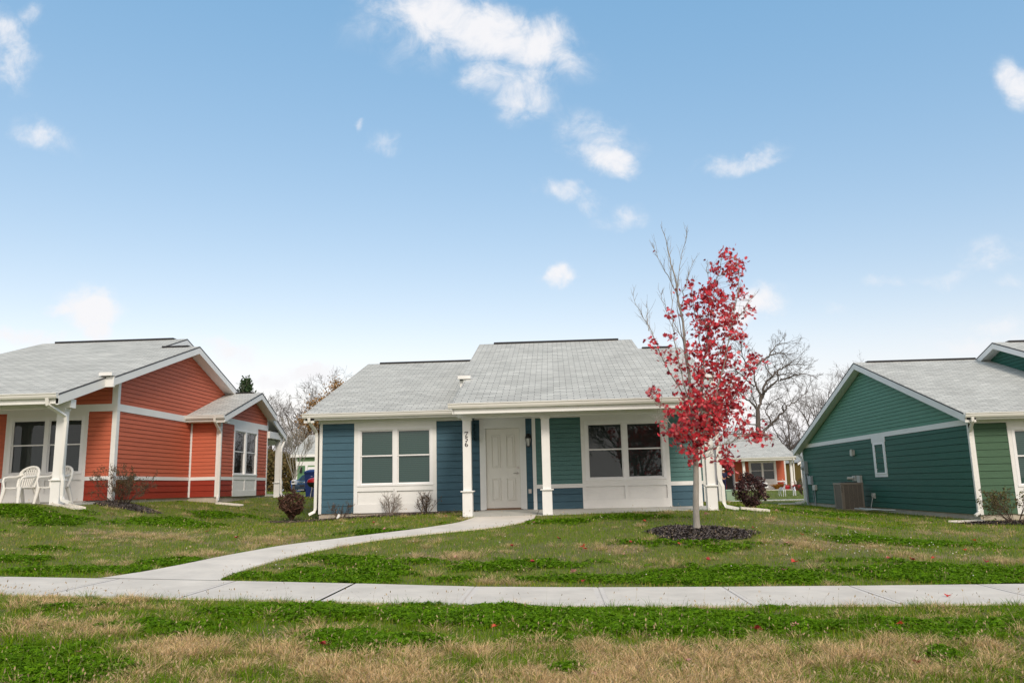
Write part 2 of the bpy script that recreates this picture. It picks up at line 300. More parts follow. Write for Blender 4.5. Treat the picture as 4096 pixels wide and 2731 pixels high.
STRAW = [(-.1, 6.56, 1.72, .44), (1.76, 6.43, 1.61, .57), (2.8, 5.94, .49, .34), (-1.77, 6.98, .52, .3), (-4.14, 6.98, .61, .46), (-5.27, 8.18, .35, .46), (-2.64, 6.49, .67, .39), (-1.65, 5.81, .68, .27), (.3, 5.6, 3.2, .75), (2.6, 6.8, 1.0, .4), (1.0, 6.4, 2.6, .5), (-5.37, 13.04, .81, .52), (-5.57, 14.64, .95, .72), (4.43, 14.02, 1.39, .54), (5.72, 13.29, 1.05, .43), (6.45, 12.88, .57, .58), (-2.11, 12.93, .79, .45), (-.63, 10.96, .2, .34), (-6.62, 11.93, .44, .25), (-8.07, 15.87, 1.39, .81), (1.51, 12.21, .54, .19), (5.49, 16.52, 1.4, .54), (-1.28, 12.49, .3, .31), (1.07, 13.43, .48, .31), (8.0, 17, 1.2, .6)]
def zones(x, y):
    wx = x+(fbm(x+31, y, .9)-.5)*1.3; wy = y+(fbm(x, y+47, .9)-.5)*1.0
    c = np.zeros_like(x); s = np.zeros_like(x)
    for a, b, p, q in CLOV: c = np.maximum(c, np.exp(-(((wx-a)/(p*1.05))**2+((wy-b)/(q*1.05))**2)**1.3*.9))
    for a, b, p, q in STRAW: s = np.maximum(s, np.exp(-(((wx-a)/(p*1.05))**2+((wy-b)/(q*1.05))**2)**1.3*.9))
    n1 = fbm(x, y, .55); n2 = fbm(x+80, y+20, 1.6)
    n3 = fbm(x+11, y+5, 5.5, 3); c = np.clip((c*.95+(n1-.5)*1.1+(n2-.5)*1.1+(n3-.5)*.8-.30)*1.9, 0, 1); s = np.clip((s*.85+(.5-n1)*.75+(n2-.5)*1.1+(n3-.5)*1.0-.36)*2.4, 0, 1)
    s = s*(1-c)
    return c, s
# paved outlines
PL = [(-6.0, 10.30), (-5.85, 11.0), (-5.62, 11.82), (-5.38, 13.0), (-4.87, 14.22), (-3.87, 15.15), (-2.75, 16.1), (-2.08, 17.05), (-1.86, 18.44)]
PR = [(-4.35, 10.30), (-4.47, 10.9), (-4.50, 11.6), (-4.33, 12.8), (-3.97, 13.75), (-3.30, 14.75), (-2.20, 15.55), (-1.15, 16.2), (-.52, 17.3), (-.50, 18.44)]
def resamp(P, n):
    P = np.array(P); 
    t = np.r_[0, np.cumsum(np.hypot(*np.diff(P, axis=0).T))]; t /= t[-1]; q = np.linspace(0, 1, n)
    o = np.stack([np.interp(q, t, P[:, 0]), np.interp(q, t, P[:, 1])], 1)
    for _ in range(3): o[1:-1] = (o[:-2]+2*o[1:-1]+o[2:])/4
    return o
PLs, PRs = resamp(PL, 44), resamp(PR, 44)
def in_poly(x, y, P):
    r = np.zeros(x.shape, bool); n = len(P)
    for i in range(n):
        x0, y0 = P[i]; x1, y1 = P[(i+1) % n]
        if y0 == y1: continue
        c = ((y0 > y) != (y1 > y)) & (x < (x1-x0)*(y-y0)/(y1-y0)+x0); r ^= c
    return r
PATHPOLY = np.r_[PLs, PRs[::-1]]
MULCH = [(2.54, 14.9, .92, .82), (-11.0, 20.1, .85, .55), (-4.8, 21.0, 2.6, .42), (11.15, 20.65, 1.15, .75), (-6.9, 20.9, .6, .6)]
def free(x, y, pad=0.0):
    "True where grass may grow"
    ok = ~((y > 8.87+.16*(fbm(x, x*0, 1.6, 3)-.42)+pad*.3) & (y < 10.48-pad-.05*vnoise(x*3, x*0+5)))
    ok &= ~in_poly(x, y, PATHPOLY)
    for a, b, c, d in ((-6.25, 3.6, 21.3, 36), (-2.3, 3.8, 18.5, 21.5), (3.6, 4.65, 24.8, 32), (-22, -11.6, 20.5, 36), (-22, -11.4, 18.15, 21), (-11.7, -10.6, 24.9, 31.6), (10.95, 30, 21.85, 36)):
        ok &= ~((x > a) & (x < b) & (y > c) & (y < d))
    for a, b, p, q in MULCH: ok &= (((x-a)/p)**2+((y-b)/q)**2) > .93+.25*(vnoise(x*5, y*5)-.5)
    return ok

# ground sheet
ATTRG = mat('ground_soil_and_thatch', (.2, .17, .08), .95, noise=.35, nscale=14, bump=.6, bscale=30, attr=True)
def graded(a, b, fine0, fine1, st, far):
    v = list(np.arange(fine0, fine1+1e-6, st)); k = st
    x = fine1
    while x < b: k *= 1.25; x += k; v.append(x)
    k = st; x = fine0
    while x > a: k *= 1.25; x -= k; v.insert(0, x)
    return np.array(v)
gx = graded(-900, 900, -17, 17, .16, 0); gy = graded(-300, 1500, 1.7, 36, .16, 0)
gy = gy[gy > 1.65]; gy = np.r_[[-300, -60, -20, -8.2, 1.3, 1.5], gy]
GX, GY = np.meshgrid(gx, gy); gz = terr(GX, GY); gz = np.where(GY < 1.65, zs(np.clip(GX, -14, 16))-.45, gz)
for a, b, c_, d_ in ((-6.15, 3.5, 21.4, 36), (-2.05, 3.7, 18.62, 21.6), (3.4, 4.5, 25.4, 31.2), (-30, -11.75, 20.8, 36), (-30, -11.6, 18.4, 21), (-12, -10.75, 25.2, 30.9), (11.1, 30, 22.0, 36)):
    gz = np.where((GX > a) & (GX < b) & (GY > c_) & (GY < d_), gz-.4, gz)
cz, sz = zones(GX.ravel(), GY.ravel()); 
BASEC = np.array([.11, .13, .012]); CLC = np.array([.045, .09, .005]); STC = np.array([.24, .175, .085]); DIRT = np.array([.15, .115, .08])
sz = np.where(GY.ravel() < 1.7, 0, sz); gc = BASEC[None]*(1-cz-sz)[:, None]+CLC*cz[:, None]+STC*sz[:, None]
n4 = fbm(GX.ravel(), GY.ravel(), 2.3); dd = np.clip((n4-.5)*6, 0, 1)[:, None]*np.where(GY.ravel() < 9, .8, .35)[:, None]; gc = gc*(1-dd)+DIRT*dd
nx_, ny_ = len(gx), len(gy); ii = np.arange(nx_-1)[None]+np.arange(ny_-1)[:, None]*nx_
GF = np.stack([ii, ii+1, ii+1+nx_, ii+nx_], -1).reshape(-1, 4)
g = npmesh('ground', np.stack([GX.ravel(), GY.ravel(), gz.ravel()], 1), GF, ATTRG, col=gc, smooth=True); tag(g, kind='structure')

# pavement, path, road
def walk_mat(name, c):
    m = mat(name, c, .9, noise=.17, nscale=1.6, bump=.3, bscale=90); return m
CW = walk_mat('sidewalk_concrete', (.64, .58, .49)); CP2 = walk_mat('path_concrete', (.66, .60, .51)); JOINT = mat('joint_filler', (.03, .028, .026), .9); SMOOTHC = mat('tooled_concrete_margin', (.66, .60, .52), .8, noise=.05, nscale=3)
mb = MB(); jx = [-16.3-.01+1.54*k for k in range(24)]
JN = [(-5.69+1.54*k) for k in range(-7, 14)]
def slabrun(mb, x0, x1, y0, y1, m, lift=.02, nseg=8):
    xs = np.linspace(x0, x1, nseg+1)
    z = zs(xs)+lift
    for i in range(nseg):
        a, b = xs[i], xs[i+1]
        mb.add([(a, y0, z[i]), (b, y0, z[i+1]), (b, y1, z[i+1]), (a, y1, z[i])], [(0, 1, 2, 3)], m)
        mb.add([(a, y0, z[i]), (b, y0, z[i+1]), (b, y0, z[i+1]-.12), (a, y0, z[i]-.12)], [(3, 2, 1, 0)], m)
        mb.add([(a, y1, z[i]), (b, y1, z[i+1]), (b, y1, z[i+1]-.12), (a, y1, z[i]-.12)], [(0, 1, 2, 3)], m)
for k in range(len(JN)-1):
    a, b = JN[k], JN[k+1]; g_ = .008
    ga = .016 if abs(a+2.61) < .1 else g_; gb = .016 if abs(b+2.61) < .1 else g_
    slabrun(mb, a+ga+.055, b-gb-.055, 8.86+.02, 10.47-.03, 0); slabrun(mb, a+ga, a+ga+.055, 8.88, 10.44, 1, .019, 1); slabrun(mb, b-gb-.055, b-gb, 8.88, 10.44, 1, .019, 1)
for a in JN[1:-1]:
    slabrun(mb, a-.02, a+.02, 8.885, 10.43, 2 if abs(a+2.61) < .1 else 1, .004 if abs(a+2.61) < .1 else .013, 1)
o = mb.build('sidewalk', [CW, SMOOTHC, JOINT]); tag(o, kind='structure')
mb = MB(); n = len(PLs); K = 7; V = []
for i in range(n):
    for k in range(K):
        p = PLs[i]*(1-k/(K-1))+PRs[i]*(k/(K-1)); yv = max(p[1], 10.46); V.append((p[0], yv, tz(p[0], yv)+.022))
Fq = [(i*K+k, i*K+k+1, (i+1)*K+k+1, (i+1)*K+k) for i in range(n-1) for k in range(K-1)]
mb.add(V, Fq, 0, smooth=True)
for i in range(n-1):
    for e in (0, K-1):
        a, b = V[i*K+e], V[(i+1)*K+e]; mb.add([a, b, (b[0], b[1], b[2]-.1), (a[0], a[1], a[2]-.1)], [(0, 1, 2, 3)], 0)
for i in (10, 22, 33):     # tooled joints
    pass
o = mb.build('front_path', [CP2]); tag(o, kind='structure')
ROADM = mat('road_asphalt', (.05, .05, .052), .9, noise=.2, nscale=3, bump=.5, bscale=80)
mb = MB(); xs = np.linspace(-60, 60, 61)
for i in range(60):
    a, b = xs[i], xs[i+1]; za, zb = float(zs(a))-.24, float(zs(b))-.24
    mb.add([(a, -8, za), (b, -8, zb), (b, 1.2, zb), (a, 1.2, za)], [(0, 1, 2, 3)])
o = mb.build('road', ROADM); tag(o, kind='structure')
mb = MB()
for i in range(60):
    a, b = xs[i], xs[i+1]; za, zb = float(zs(a))-.06, float(zs(b))-.06
    mb.prism([(a, 1.2, za), (b, 1.2, zb), (b, 1.75, zb), (a, 1.75, za)], (0, 0, -.45))
o = mb.build('kerb', CW); tag(o, kind='structure')

# ------------------------------------------------------------------ cottage builder
S13 = 1/3.
def surf(face, plane, out, s, z):
    "point on a wall: face F looks to -Y at y=plane, R looks to +X at x=plane, L looks to -X, B looks to +Y"
    if face == 'F': return (s, plane-out, z)
    if face == 'R': return (plane+out, s, z)
    if face == 'B': return (s, plane+out, z)
    return (plane-out, s, z)
def siding(mb, face, plane, z0, z1, e, a, b, m=0):
    "lap siding courses between z0 and z1; a, b give the horizontal limits, numbers or functions of z"
    fa = a if callable(a) else (lambda z: a); fb = b if callable(b) else (lambda z: b)
    z = z0; rev = face in ('L', 'B')
    while z < z1-1e-4:
        t = min(z+e, z1); a0, b0, a1, b1 = fa(z), fb(z), fa(t), fb(t)
        if b0-a0 < .02: break
        if b1 < a1: a1 = b1 = (a1+b1)/2
        gr = .012 if e > .15 else .009; tt = t-gr
        q = [surf(face, plane, .018, a0, z), surf(face, plane, .018, b0, z), surf(face, plane, .006, b1, tt), surf(face, plane, .006, a1, tt)]
        fs = [(0, 1, 2, 3), (4, 5, 1, 0), (3, 2, 6, 7), (7, 6, 8, 9)]
        if rev: fs = [f[::-1] for f in fs]
        mb.add(q+[surf(face, plane, -.025, a0, z), surf(face, plane, -.025, b0, z), surf(face, plane, -.022, b1, tt), surf(face, plane, -.022, a1, tt), surf(face, plane, -.025, b1, t), surf(face, plane, -.025, a1, t)], fs, m); z = t
def panels(root, name, m, specs):
    "every siding panel a part of its own"
    for sp in specs: b_ = MB(); siding(b_, *sp); b_.build(name, m, root)
def slab(mb, face, plane, s0, s1, z0, z1, o0, o1, m=0):
    "rectangular board lying on a wall from depth o0 to o1"
    p = surf(face, plane, o0, s0, z0); q = surf(face, plane, o1, s1, z1)
    mb.box(min(p[0], q[0]), max(p[0], q[0]), min(p[1], q[1]), max(p[1], q[1]), z0, z1, m)
def window(parent, face, plane, s0, s1, z0, z1, pair=True, blind=BLIND_L, fw=.075, name='window'):
    "vinyl double hung window, frame outer size given"
    f = MB(); T = .03
    slab(f, face, plane, s0, s1, z1-fw, z1, -.06, T); slab(f, face, plane, s0-.01, s1+.01, z0, z0+fw*.65, -.06, T+.012)
    slab(f, face, plane, s0, s0+fw, z0+fw*.65, z1-fw, -.06, T); slab(f, face, plane, s1-fw, s1, z0+fw*.65, z1-fw, -.06, T)
    mid = (s0+s1)/2
    if pair: slab(f, face, plane, mid-.06, mid+.06, z0+fw*.65, z1-fw, -.06, T-.003)
    w = f.build(name, VINYL, parent)
    bays = [(s0+fw, mid-.06), (mid+.06, s1-fw)] if pair else [(s0+fw, s1-fw)]
    zb, zt = z0+fw*.65, z1-fw; zm = zb+(zt-zb)*.525
    for a, b in bays:
        g = MB(); r = .025
        for (lo, hi, d) in ((zm-.018, zt, -.012), (zb, zm+.018, -.032)):
            slab(g, face, plane, a, b, hi-r*1.3, hi, d-.02, d); slab(g, face, plane, a, b, lo, lo+r*1.3, d-.02, d)
            slab(g, face, plane, a, a+r, lo+r*1.3, hi-r*1.3, d-.02, d); slab(g, face, plane, b-r, b, lo+r*1.3, hi-r*1.3, d-.02, d)
        g.build('sash', VINYL, w)
        for (lo, hi, d) in ((zm+.01, zt-.02, -.024), (zb+.02, zm-.01, -.045)):
            p = MB(); p.add([surf(face, plane, d, a+.01, lo), surf(face, plane, d, b-.01, lo), surf(face, plane, d, b-.01, hi), surf(face, plane, d, a+.01, hi)], [(0, 1, 2, 3)] if face in 'FR' else [(3, 2, 1, 0)]); p.build('pane', GLASS, w)
        p = MB(); slab(p, face, plane, a-.02, b+.02, zb-.02, zt+.02, -.10, -.085); p.build('blind', blind, w)
    return w
def gutter(mb, x0, x1, y, z, axis='x', d=-1):
    "K-style gutter whose top back edge is at y, z"
    prof = [(0, 0), (0, -.115), (.075, -.115), (.10, -.07), (.105, -.03), (.125, -.02), (.125, 0), (.113, 0), (.113, -.012), (.095, -.02), (.02, -.02)]
    P = [(x0, y+d*o, z+h) for o, h in prof] if axis == 'x' else [(y-d*o, x0, z+h) for o, h in prof]
    if d > 0: P = P[::-1]
    mb.prism(P, (x1-x0, 0, 0) if axis == 'x' else (0, x1-x0, 0))
def roofslab(mb, P, zf, th=.045, edge=1):
    "P plan polygon (ccw), zf(x,y) height; shingles with metre UVs on top"
    top = [(x, y, zf(x, y)) for x, y in P]
    k = math.hypot(1, S13)
    uv = [[(x, y*k) for x, y in P]]
    n = len(P); mb.add(top, [tuple(range(n))], 0, uvs=uv)
    bot = [(x, y, z-th) for x, y, z in top]; mb.add(bot, [tuple(reversed(range(n)))], 2)
    for i in range(n):
        j = (i+1) % n; mb.add([top[i], bot[i], bot[j], top[j]], [(0, 1, 2, 3)], edge)
def rake(mb, x0, x1, ya, yb, zf, dep=.19, gap=.047):
    "boxed rake board between ya and yb (x0..x1 wide) hanging under the slope"
    P = [(x0, ya, zf(ya)-gap), (x0, yb, zf(yb)-gap), (x0, yb, zf(yb)-gap-dep), (x0, ya, zf(ya)-gap-dep)]
    mb.prism(P, (x1-x0, 0, 0))
def column(parent, x, y, zb, zt, w=.19, name='porch_column'):
    m = MB(); ped = w*.5+.018; zc = zb+.555
    m.box(x-w/2, x+w/2, y-w/2, y+w/2, zb+.56, zt-.06); m.box(x-w/2-.02, x+w/2+.02, y-w/2-.02, y+w/2+.02, zt-.06, zt)
    m.box(x-ped-.0, x+ped, y-ped, y+ped, zb, zc); m.box(x-ped-.04, x+ped+.04, y-ped-.04, y+ped+.04, zc, zc+.028)
    return m.build(name, TRIM, parent, bevel=.004)
def downspout(parent, pts, w=.04, name='downspout', m=None):
    t = MB(); t.tube(pts, w, n=4, smooth=False, rx=1.25, up=(0, 1, .01)); return t.build(name, m or GUT, parent)

def cottage(root, X, Y, Z, pal, center=True, left=True, bump=True, blindL=BLIND_L, blindR=BLIND_D, light=True, detail=True):
    """one storey cottage; X,Y,Z = world position of the left corner of the window wall (front face, siding foot)"""
    up_, lo_, wing_, wlo_ = pal['upper'], pal['lower'], pal['wing'], pal['wing_side']
    XR = X+4.25; XL = X-5.71; YW = Y+.4                      # right end, left end, left wing wall
    zB = Z-.01
    ridR, ridC, ridL = (Y+4.0, Z+4.72), (Y+5.9, Z+5.35), (YW+6.8, Z+5.0)
    eY, eZ = Y-2.75, Z+2.47
    zfF = lambda y: eZ+(y-eY)*S13                             # front slope of porch, center and right part
    zL = lambda y: Z+2.58+(y-(YW-.45))*S13
    ridR = (Y+4.0, zfF(Y+4.0)); ridC = (Y+5.9, zfF(Y+5.9)); ridL = (YW+6.8, zL(YW+6.8))
    zbR = lambda y: ridR[1]-(y-ridR[0])*S13; zbC = lambda y: ridC[1]-(y-ridC[0])*S13; zbL = lambda y: ridL[1]-(y-ridL[0])*S13
    YB = Y+14.95; YRb = Y+8.6
    cL, cR = X-1.87, X+3.28
    if not center: cL = X-3.0; cR = cL
    # ---- core walls (sheathing seen nowhere, keeps light out)
    c = MB()
    c.box(X+.03, XR-.03, Y+.13, YRb-.03, Z-.3, Z+2.6)
    c.prism([(X-1.5, Y+.2, Z+2.6), (X-1.5, ridR[0], ridR[1]-.25), (X-1.5, YRb-.05, zbR(YRb)-.25), (X-1.5, YRb-.05, Z+2.6)], (XR-.03-X+1.5, 0, 0))
    if left: c.box(XL+.03, X-.05, YW+.13, YB-.03, Z-.3, Z+2.5)
    if center and left: c.box(X-1.2, XR-2, YRb, YB-.05, Z-.3, Z+2.2)
    c.build('sheathing', DARK, root)
    # ---- foundation
    c = MB(); c.box(X, XR-.02, Y+.02, YRb-.02, Z-.9, Z-.012)
    if left: c.box(XL+.02, X+.0, YW+.02, YB-.02, Z-.9, Z-.012)
    c.build('foundation', CONC, root)
    # ---- siding
    e1, e2 = .184, .118
    w = MB(); t = MB()                                         # t collects the white boards
    if left:
        wx0, wx1 = XL+.09, X-.0
        # left wing front wall, window surround XL+.95 .. XL+3.16 and door casing X-1.40 .. X-.18
        panels(root, 'wing_siding', wing_, [('F', YW, Z-.01, Z+2.34, e1, a, b) for a, b in ((wx0, XL+.95), (XL+3.16, X-1.40), (X-.18, X-.0))])
        slab(t, 'F', YW, XL-.005, X, Z+2.34, Z+2.45, 0, .022)
        slab(t, 'F', YW, XL-.022, XL+.09, Z-.02, Z+2.34, -.01, .026); slab(t, 'L', XL, YW-.026, YW+.09, Z-.02, Z+2.34, -.01, .022)
        # surround of the left window
        a, b = XL+.95, XL+3.16
        slab(t, 'F', YW, a, b, Z+2.215, Z+2.34, 0, .028); slab(t, 'F', YW, a, a+.1, Z-.02, Z+2.215, 0, .024); slab(t, 'F', YW, b-.1, b, Z-.02, Z+2.215, 0, .024)
        slab(t, 'F', YW, a+.1, b-.1, Z+.54, Z+.67, 0, .024); mid = (a+b)/2
        slab(t, 'F', YW, a+.1, b-.1, Z-.02, Z+.20, 0, .024); slab(t, 'F', YW, mid-.045, mid+.045, Z+.20, Z+.54, 0, .024); slab(t, 'F', YW, a+.1, b-.1, Z+.20, Z+.54, -.02, -.012)
        window(root, 'F', YW, a+.1, b-.1, Z+.67, Z+2.215, True, blindL)
        # side wall of the wing (faces -X)
        s = MB(); siding(s, 'L', XL, Z-.01, Z+2.31, e1, YW+.09, YB-.0); s.build('side_siding', wlo_, root)
        s = MB(); lim = lambda z: max(YW, YW-.45+(z+.24-(Z+2.58))/S13); lim2 = lambda z: min(YB, ridL[0]+(ridL[1]-z-.24)/S13)
        siding(s, 'L', XL, Z+2.46, ridL[1]-.24, e2, lim, lim2); s.build('gable_siding', pal['wing_gable'], root)
        slab(t, 'L', XL, YW-.02, YB, Z+2.31, Z+2.46, 0, .024); slab(t, 'L', XL, YB-.05, YB+.02, Z-.02, Z+2.31, 0, .022)
    # window wall, right part
    w = MB()
    panels(root, 'lower_siding', lo_, [('F', Y, Z-.01, Z+.51, e1, X+.09, X+1.26), ('F', Y, Z-.01, Z+.51, e1, X+3.5, XR-.09)])
    panels(root, 'upper_siding', up_, [('F', Y, Z+.61, Z+2.31, e2, X+.09, X+1.26), ('F', Y, Z+.61, Z+2.31, e2, X+3.5, XR-.09), ('F', Y, Z+2.5, Z+2.95, e2, X+.0, XR-.13)])
    for a, b in ((X+.09, X+1.26), (X+3.5, XR-.09)): slab(t, 'F', Y, a, b, Z+.51, Z+.61, 0, .022)
    slab(t, 'F', Y, X, XR, Z+2.31, Z+2.5, 0, .03)
    slab(t, 'F', Y, X-.0, X+.09, Z-.02, Z+2.31, -.41, .026); slab(t, 'F', Y, XR-.10, XR+.024, Z-.02, Z+2.31, -.12, .026); slab(t, 'F', Y, XR-.13, XR+.024, Z+2.5, zfF(Y)-.22, -.1, .03)
    a, b = X+1.26, X+3.5; mid = (a+b)/2
    slab(t, 'F', Y, a, b, Z+2.20, Z+2.31, 0, .026); slab(t, 'F', Y, a, a+.1, Z-.02, Z+2.20, 0, .024); slab(t, 'F', Y, b-.1, b, Z-.02, Z+2.20, 0, .024)
    slab(t, 'F', Y, a+.1, b-.1, Z+.53, Z+.68, 0, .024); slab(t, 'F', Y, a+.1, b-.1, Z-.02, Z+.21, 0, .024); slab(t, 'F', Y, mid-.045, mid+.045, Z+.21, Z+.53, 0, .024); slab(t, 'F', Y, a+.1, b-.1, Z+.21, Z+.53, -.02, -.012)
    window(root, 'F', Y, a+.1, b-.1, Z+.68, Z+2.20, True, blindR)
    # right gable wall
    if bump:
        yb0 = Y+4.35
        s = MB(); siding(s, 'R', XR, Z-.01, Z+.51, e1, Y+.09, yb0); s.build('lower_siding', lo_, root)
        s = MB(); siding(s, 'R', XR, Z+.61, Z+2.31, e2, Y+.09, yb0)
        lim = lambda z: max(Y+.02, eY+(z+.24-eZ)/S13); lim2 = lambda z: min(YRb, ridR[0]+(ridR[1]-z-.24)/S13)
        siding(s, 'R', XR, Z+2.5, ridR[1]-.24, e2, lim, lim2); s.build('gable_siding', up_, root)
        slab(t, 'R', XR, Y-.03, yb0, Z+2.31, Z+2.5, 0, .03); slab(t, 'R', XR, Y+.09, yb0, Z+.51, Z+.61, 0, .022)
        # side wing projecting to the right
        BX, BY0, BY1 = XR+.95, Y+4.4, Y+8.6; zr = Z+3.56; yr = Y+7.1
        fB = lambda y: zr-(yr-y)*S13; bB = lambda y: zr-(y-yr)*.42
        c = MB(); c.box(XR-.1, BX-.02, BY0+.02, BY1-.02, Z-.9, Z-.012); c.build('foundation', CONC, root)
        c = MB(); c.box(XR-.1, BX-.13, BY0+.1, BY1-.1, Z-.2, Z+2.4); c.build('sheathing', DARK, root)
        panels(root, 'lower_siding', lo_, [('F', BY0, Z-.01, Z+.51, e1, XR+.05, BX-.09), ('R', BX, Z-.01, Z+.51, e1, BY0+.09, BY0+1.08), ('R', BX, Z-.01, Z+.51, e1, BY0+3.2, BY1-.06)])
        panels(root, 'upper_siding', up_, [('F', BY0, Z+.61, Z+2.31, e2, XR+.05, BX-.09), ('R', BX, Z+.61, Z+2.31, e2, BY0+.09, BY0+1.08), ('R', BX, Z+.61, Z+2.31, e2, BY0+3.2, BY1-.06)])
        s = MB(); siding(s, 'R', BX, Z+2.5, zr-.2, e2, lambda z: max(BY0, yr-(zr-z-.22)/S13), lambda z: min(BY1-.06, yr+(zr-z-.22)/.42)); s.build('upper_siding', up_, root)
        slab(t, 'R', BX, BY0-.02, BY1, Z+2.31, Z+2.5, 0, .026)
        for q0, q1 in ((BY0+.09, BY0+1.08), (BY0+3.2, BY1-.06)): slab(t, 'R', BX, q0, q1, Z+.51, Z+.61, 0, .022)
        slab(t, 'F', BY0, XR+.05, BX, Z+.51, Z+.61, 0, .022); slab(t, 'F', BY0, XR+.0, XR+.06, Z-.02, Z+2.31, 0, .026)
        slab(t, 'F', BY0, BX-.1, BX+.022, Z-.02, Z+2.31, -.12, .026); slab(t, 'R', BX, BY1-.06, BY1+.02, Z-.02, Z+3.0, -.05, .024)
        a, b = BY0+1.08, BY0+3.2; slab(t, 'R', BX, a, b, Z+2.2, Z+2.31, 0, .028); slab(t, 'R', BX, a, b, Z-.02, Z+.66, 0, .012)
        slab(t, 'R', BX, a, b, Z+.52, Z+.66, .012, .026); slab(t, 'R', BX, a, b, Z-.021, Z+.16, .012, .026)
        for q in (a, (a+b)/2-.05, b-.1): slab(t, 'R', BX, q, q+.1, Z+.16, Z+.52, .012, .026)
        window(root, 'R', BX, a, b, Z+.66, Z+2.2, True, blindR)
        r = MB(); roofslab(r, [(XR+.02, BY0-.45), (BX+.33, BY0-.45), (BX+.33, yr), (XR+.02, yr)], lambda x, y: fB(y)); roofslab(r, [(XR-.3, yr), (BX+.33, yr), (BX+.33, BY1+.05), (BX+.2, BY1+.05), (BX+.2, Y+10.2), (XR-.3, Y+10.2)], lambda x, y: bB(y))
        r.build('side_wing_roof', [SHING, EDGE, TRIM], root)
        r = MB(); rake(r, BX-.0, BX+.32, BY0-.43, yr, fB); rake(r, BX, BX+.32, yr, BY1+.04, bB); rake(r, BX+.12, BX+.19, BY1+.04, Y+10.18, bB)
        r.box(XR+.03, BX+.30, BY0-.44, BY0-.40, fB(BY0-.43)-.2, fB(BY0-.43)-.05); r.box(XR+.03, BX+.30, BY0-.40, BY0, Z+2.30, Z+2.32)
        gutter(r, XR+.0, BX+.33, BY0-.44, fB(BY0-.45)+.0); r.build('rake_board', TRIM, root)
        v = MB(); v.box(XR+.3, BX+.05, yr-.1, yr+.1, zr-.02, zr+.02); v.build('ridge_vent', BLK, root)
        # back porch
        c = MB(); c.box(XR-.3, BX+.15, BY1, Y+10.4, Z-.35, Z-.12); c.build('back_porch_floor', SLAB, root)
        c = MB(); c.box(XR-.3, BX+.1, Y+9.85, Y+10.03, Z+2.05, Z+2.3); c.box(BX-.08, BX+.1, BY1+.0, Y+9.85, Z+2.05, Z+2.3); c.build('porch_beam', TRIM, root)
        column(root, BX-.02, Y+9.92, Z-.14, Z+2.05)
        downspout(root, [(BX+.02, BY0-.5, fB(BY0-.45)-.1), (BX+.02, BY0-.48, fB(BY0-.45)-.2), (BX+.04, BY0-.06, Z+1.98), (BX+.04, BY0-.05, Z+1.85), (BX+.04, BY0-.05, Z+.05), (BX+.05, BY0-.10, Z-.06), (BX+.12, BY0-.30, Z-.13)])
        downspout(root, [(BX+.14, Y+10.1, Z+1.98), (BX+.12, Y+9.86, Z+1.72), (BX+.13, Y+9.8, Z+1.6), (BX+.13, Y+9.8, Z+.6), (BX+.17, Y+9.76, Z+.4), (BX+.17, Y+9.76, Z+.05), (BX+.3, Y+9.6, Z-.08), (BX+.75, Y+9.4, Z-.12)])
    else:
        s = MB(); siding(s, 'R', XR, Z-.01, Z+2.31, e2, Y, YRb); s.build('side_siding', lo_, root)
    t.build('trim', TRIM, root)
    # ---- door
    if left:
        d = MB(); dx0, dx1 = X-1.40, X-.18
        slab(d, 'F', YW, dx0, dx1, Z+2.19, Z+2.34, 0, .03); slab(d, 'F', YW, dx0, dx0+.11, Z-.01, Z+2.19, 0, .024); slab(d, 'F', YW, dx1-.11, dx1, Z-.01, Z+2.19, 0, .024)
        slab(d, 'F', YW, dx0+.11, dx0+.16, Z+.0, Z+2.10, -.06, .028); slab(d, 'F', YW, dx1-.16, dx1-.11, Z+.0, Z+2.10, -.06, .028); slab(d, 'F', YW, dx0+.11, dx1-.11, Z+2.10, Z+2.19, -.06, .028)
        fr = d.build('door_frame', TRIM, root)
        d = MB(); a, b = dx0+.163, dx1-.163; zz0, zz1 = Z+.03, Z+2.097
        slab(d, 'F', YW, a, b, zz0, zz1, -.06, -.03)
        W_ = b-a
        for (p0, p1) in ((.155, .42), (.585, .85)):
            for (h0, h1) in ((.10, .39), (.515, .955)):
                x0, x1 = a+W_*p0, a+W_*p1; y0, y1 = zz0+(zz1-zz0)*h0*.98, zz0+(zz1-zz0)*h1*.96; q = .022
                slab(d, 'F', YW, x0, x1, y0, y0+q, -.03, -.008); slab(d, 'F', YW, x0, x1, y1-q, y1, -.03, -.008)
                slab(d, 'F', YW, x0, x0+q, y0+q, y1-q, -.03, -.008); slab(d, 'F', YW, x1-q, x1, y0+q, y1-q, -.03, -.008)
                slab(d, 'F', YW, x0+.055, x1-.055, y0+.055, y1-.055, -.03, -.012)
        dr_ = d.build('door', DOORM, root, bevel=.003)
        k = MB(); lx = b-.07; ly = YW+.03
        k.tube([(lx, ly, Z+.92), (lx, ly-.025, Z+.92)], .032, 14); k.tube([(lx, ly-.02, Z+.92), (lx, ly-.06, Z+.92)], .012, 8); k.tube([(lx+.01, ly-.06, Z+.92), (lx-.05, ly-.065, Z+.922), (lx-.11, ly-.055, Z+.915)], .011, 8)
        k.build('door_handle', NICK, dr_)
        k = MB(); k.tube([(lx, ly, Z+1.06), (lx, ly-.03, Z+1.06)], .032, 14); k.build('deadbolt', NICK, dr_)
        k = MB(); slab(k, 'F', YW, dx0+.16, dx1-.16, Z-.012, Z+.022, -.06, .06); k.build('door_threshold', mat('threshold_oak', (.23, .13, .07), .6), root)
    # ---- roofs
    r = MB(); lowx, upx = .15, .35
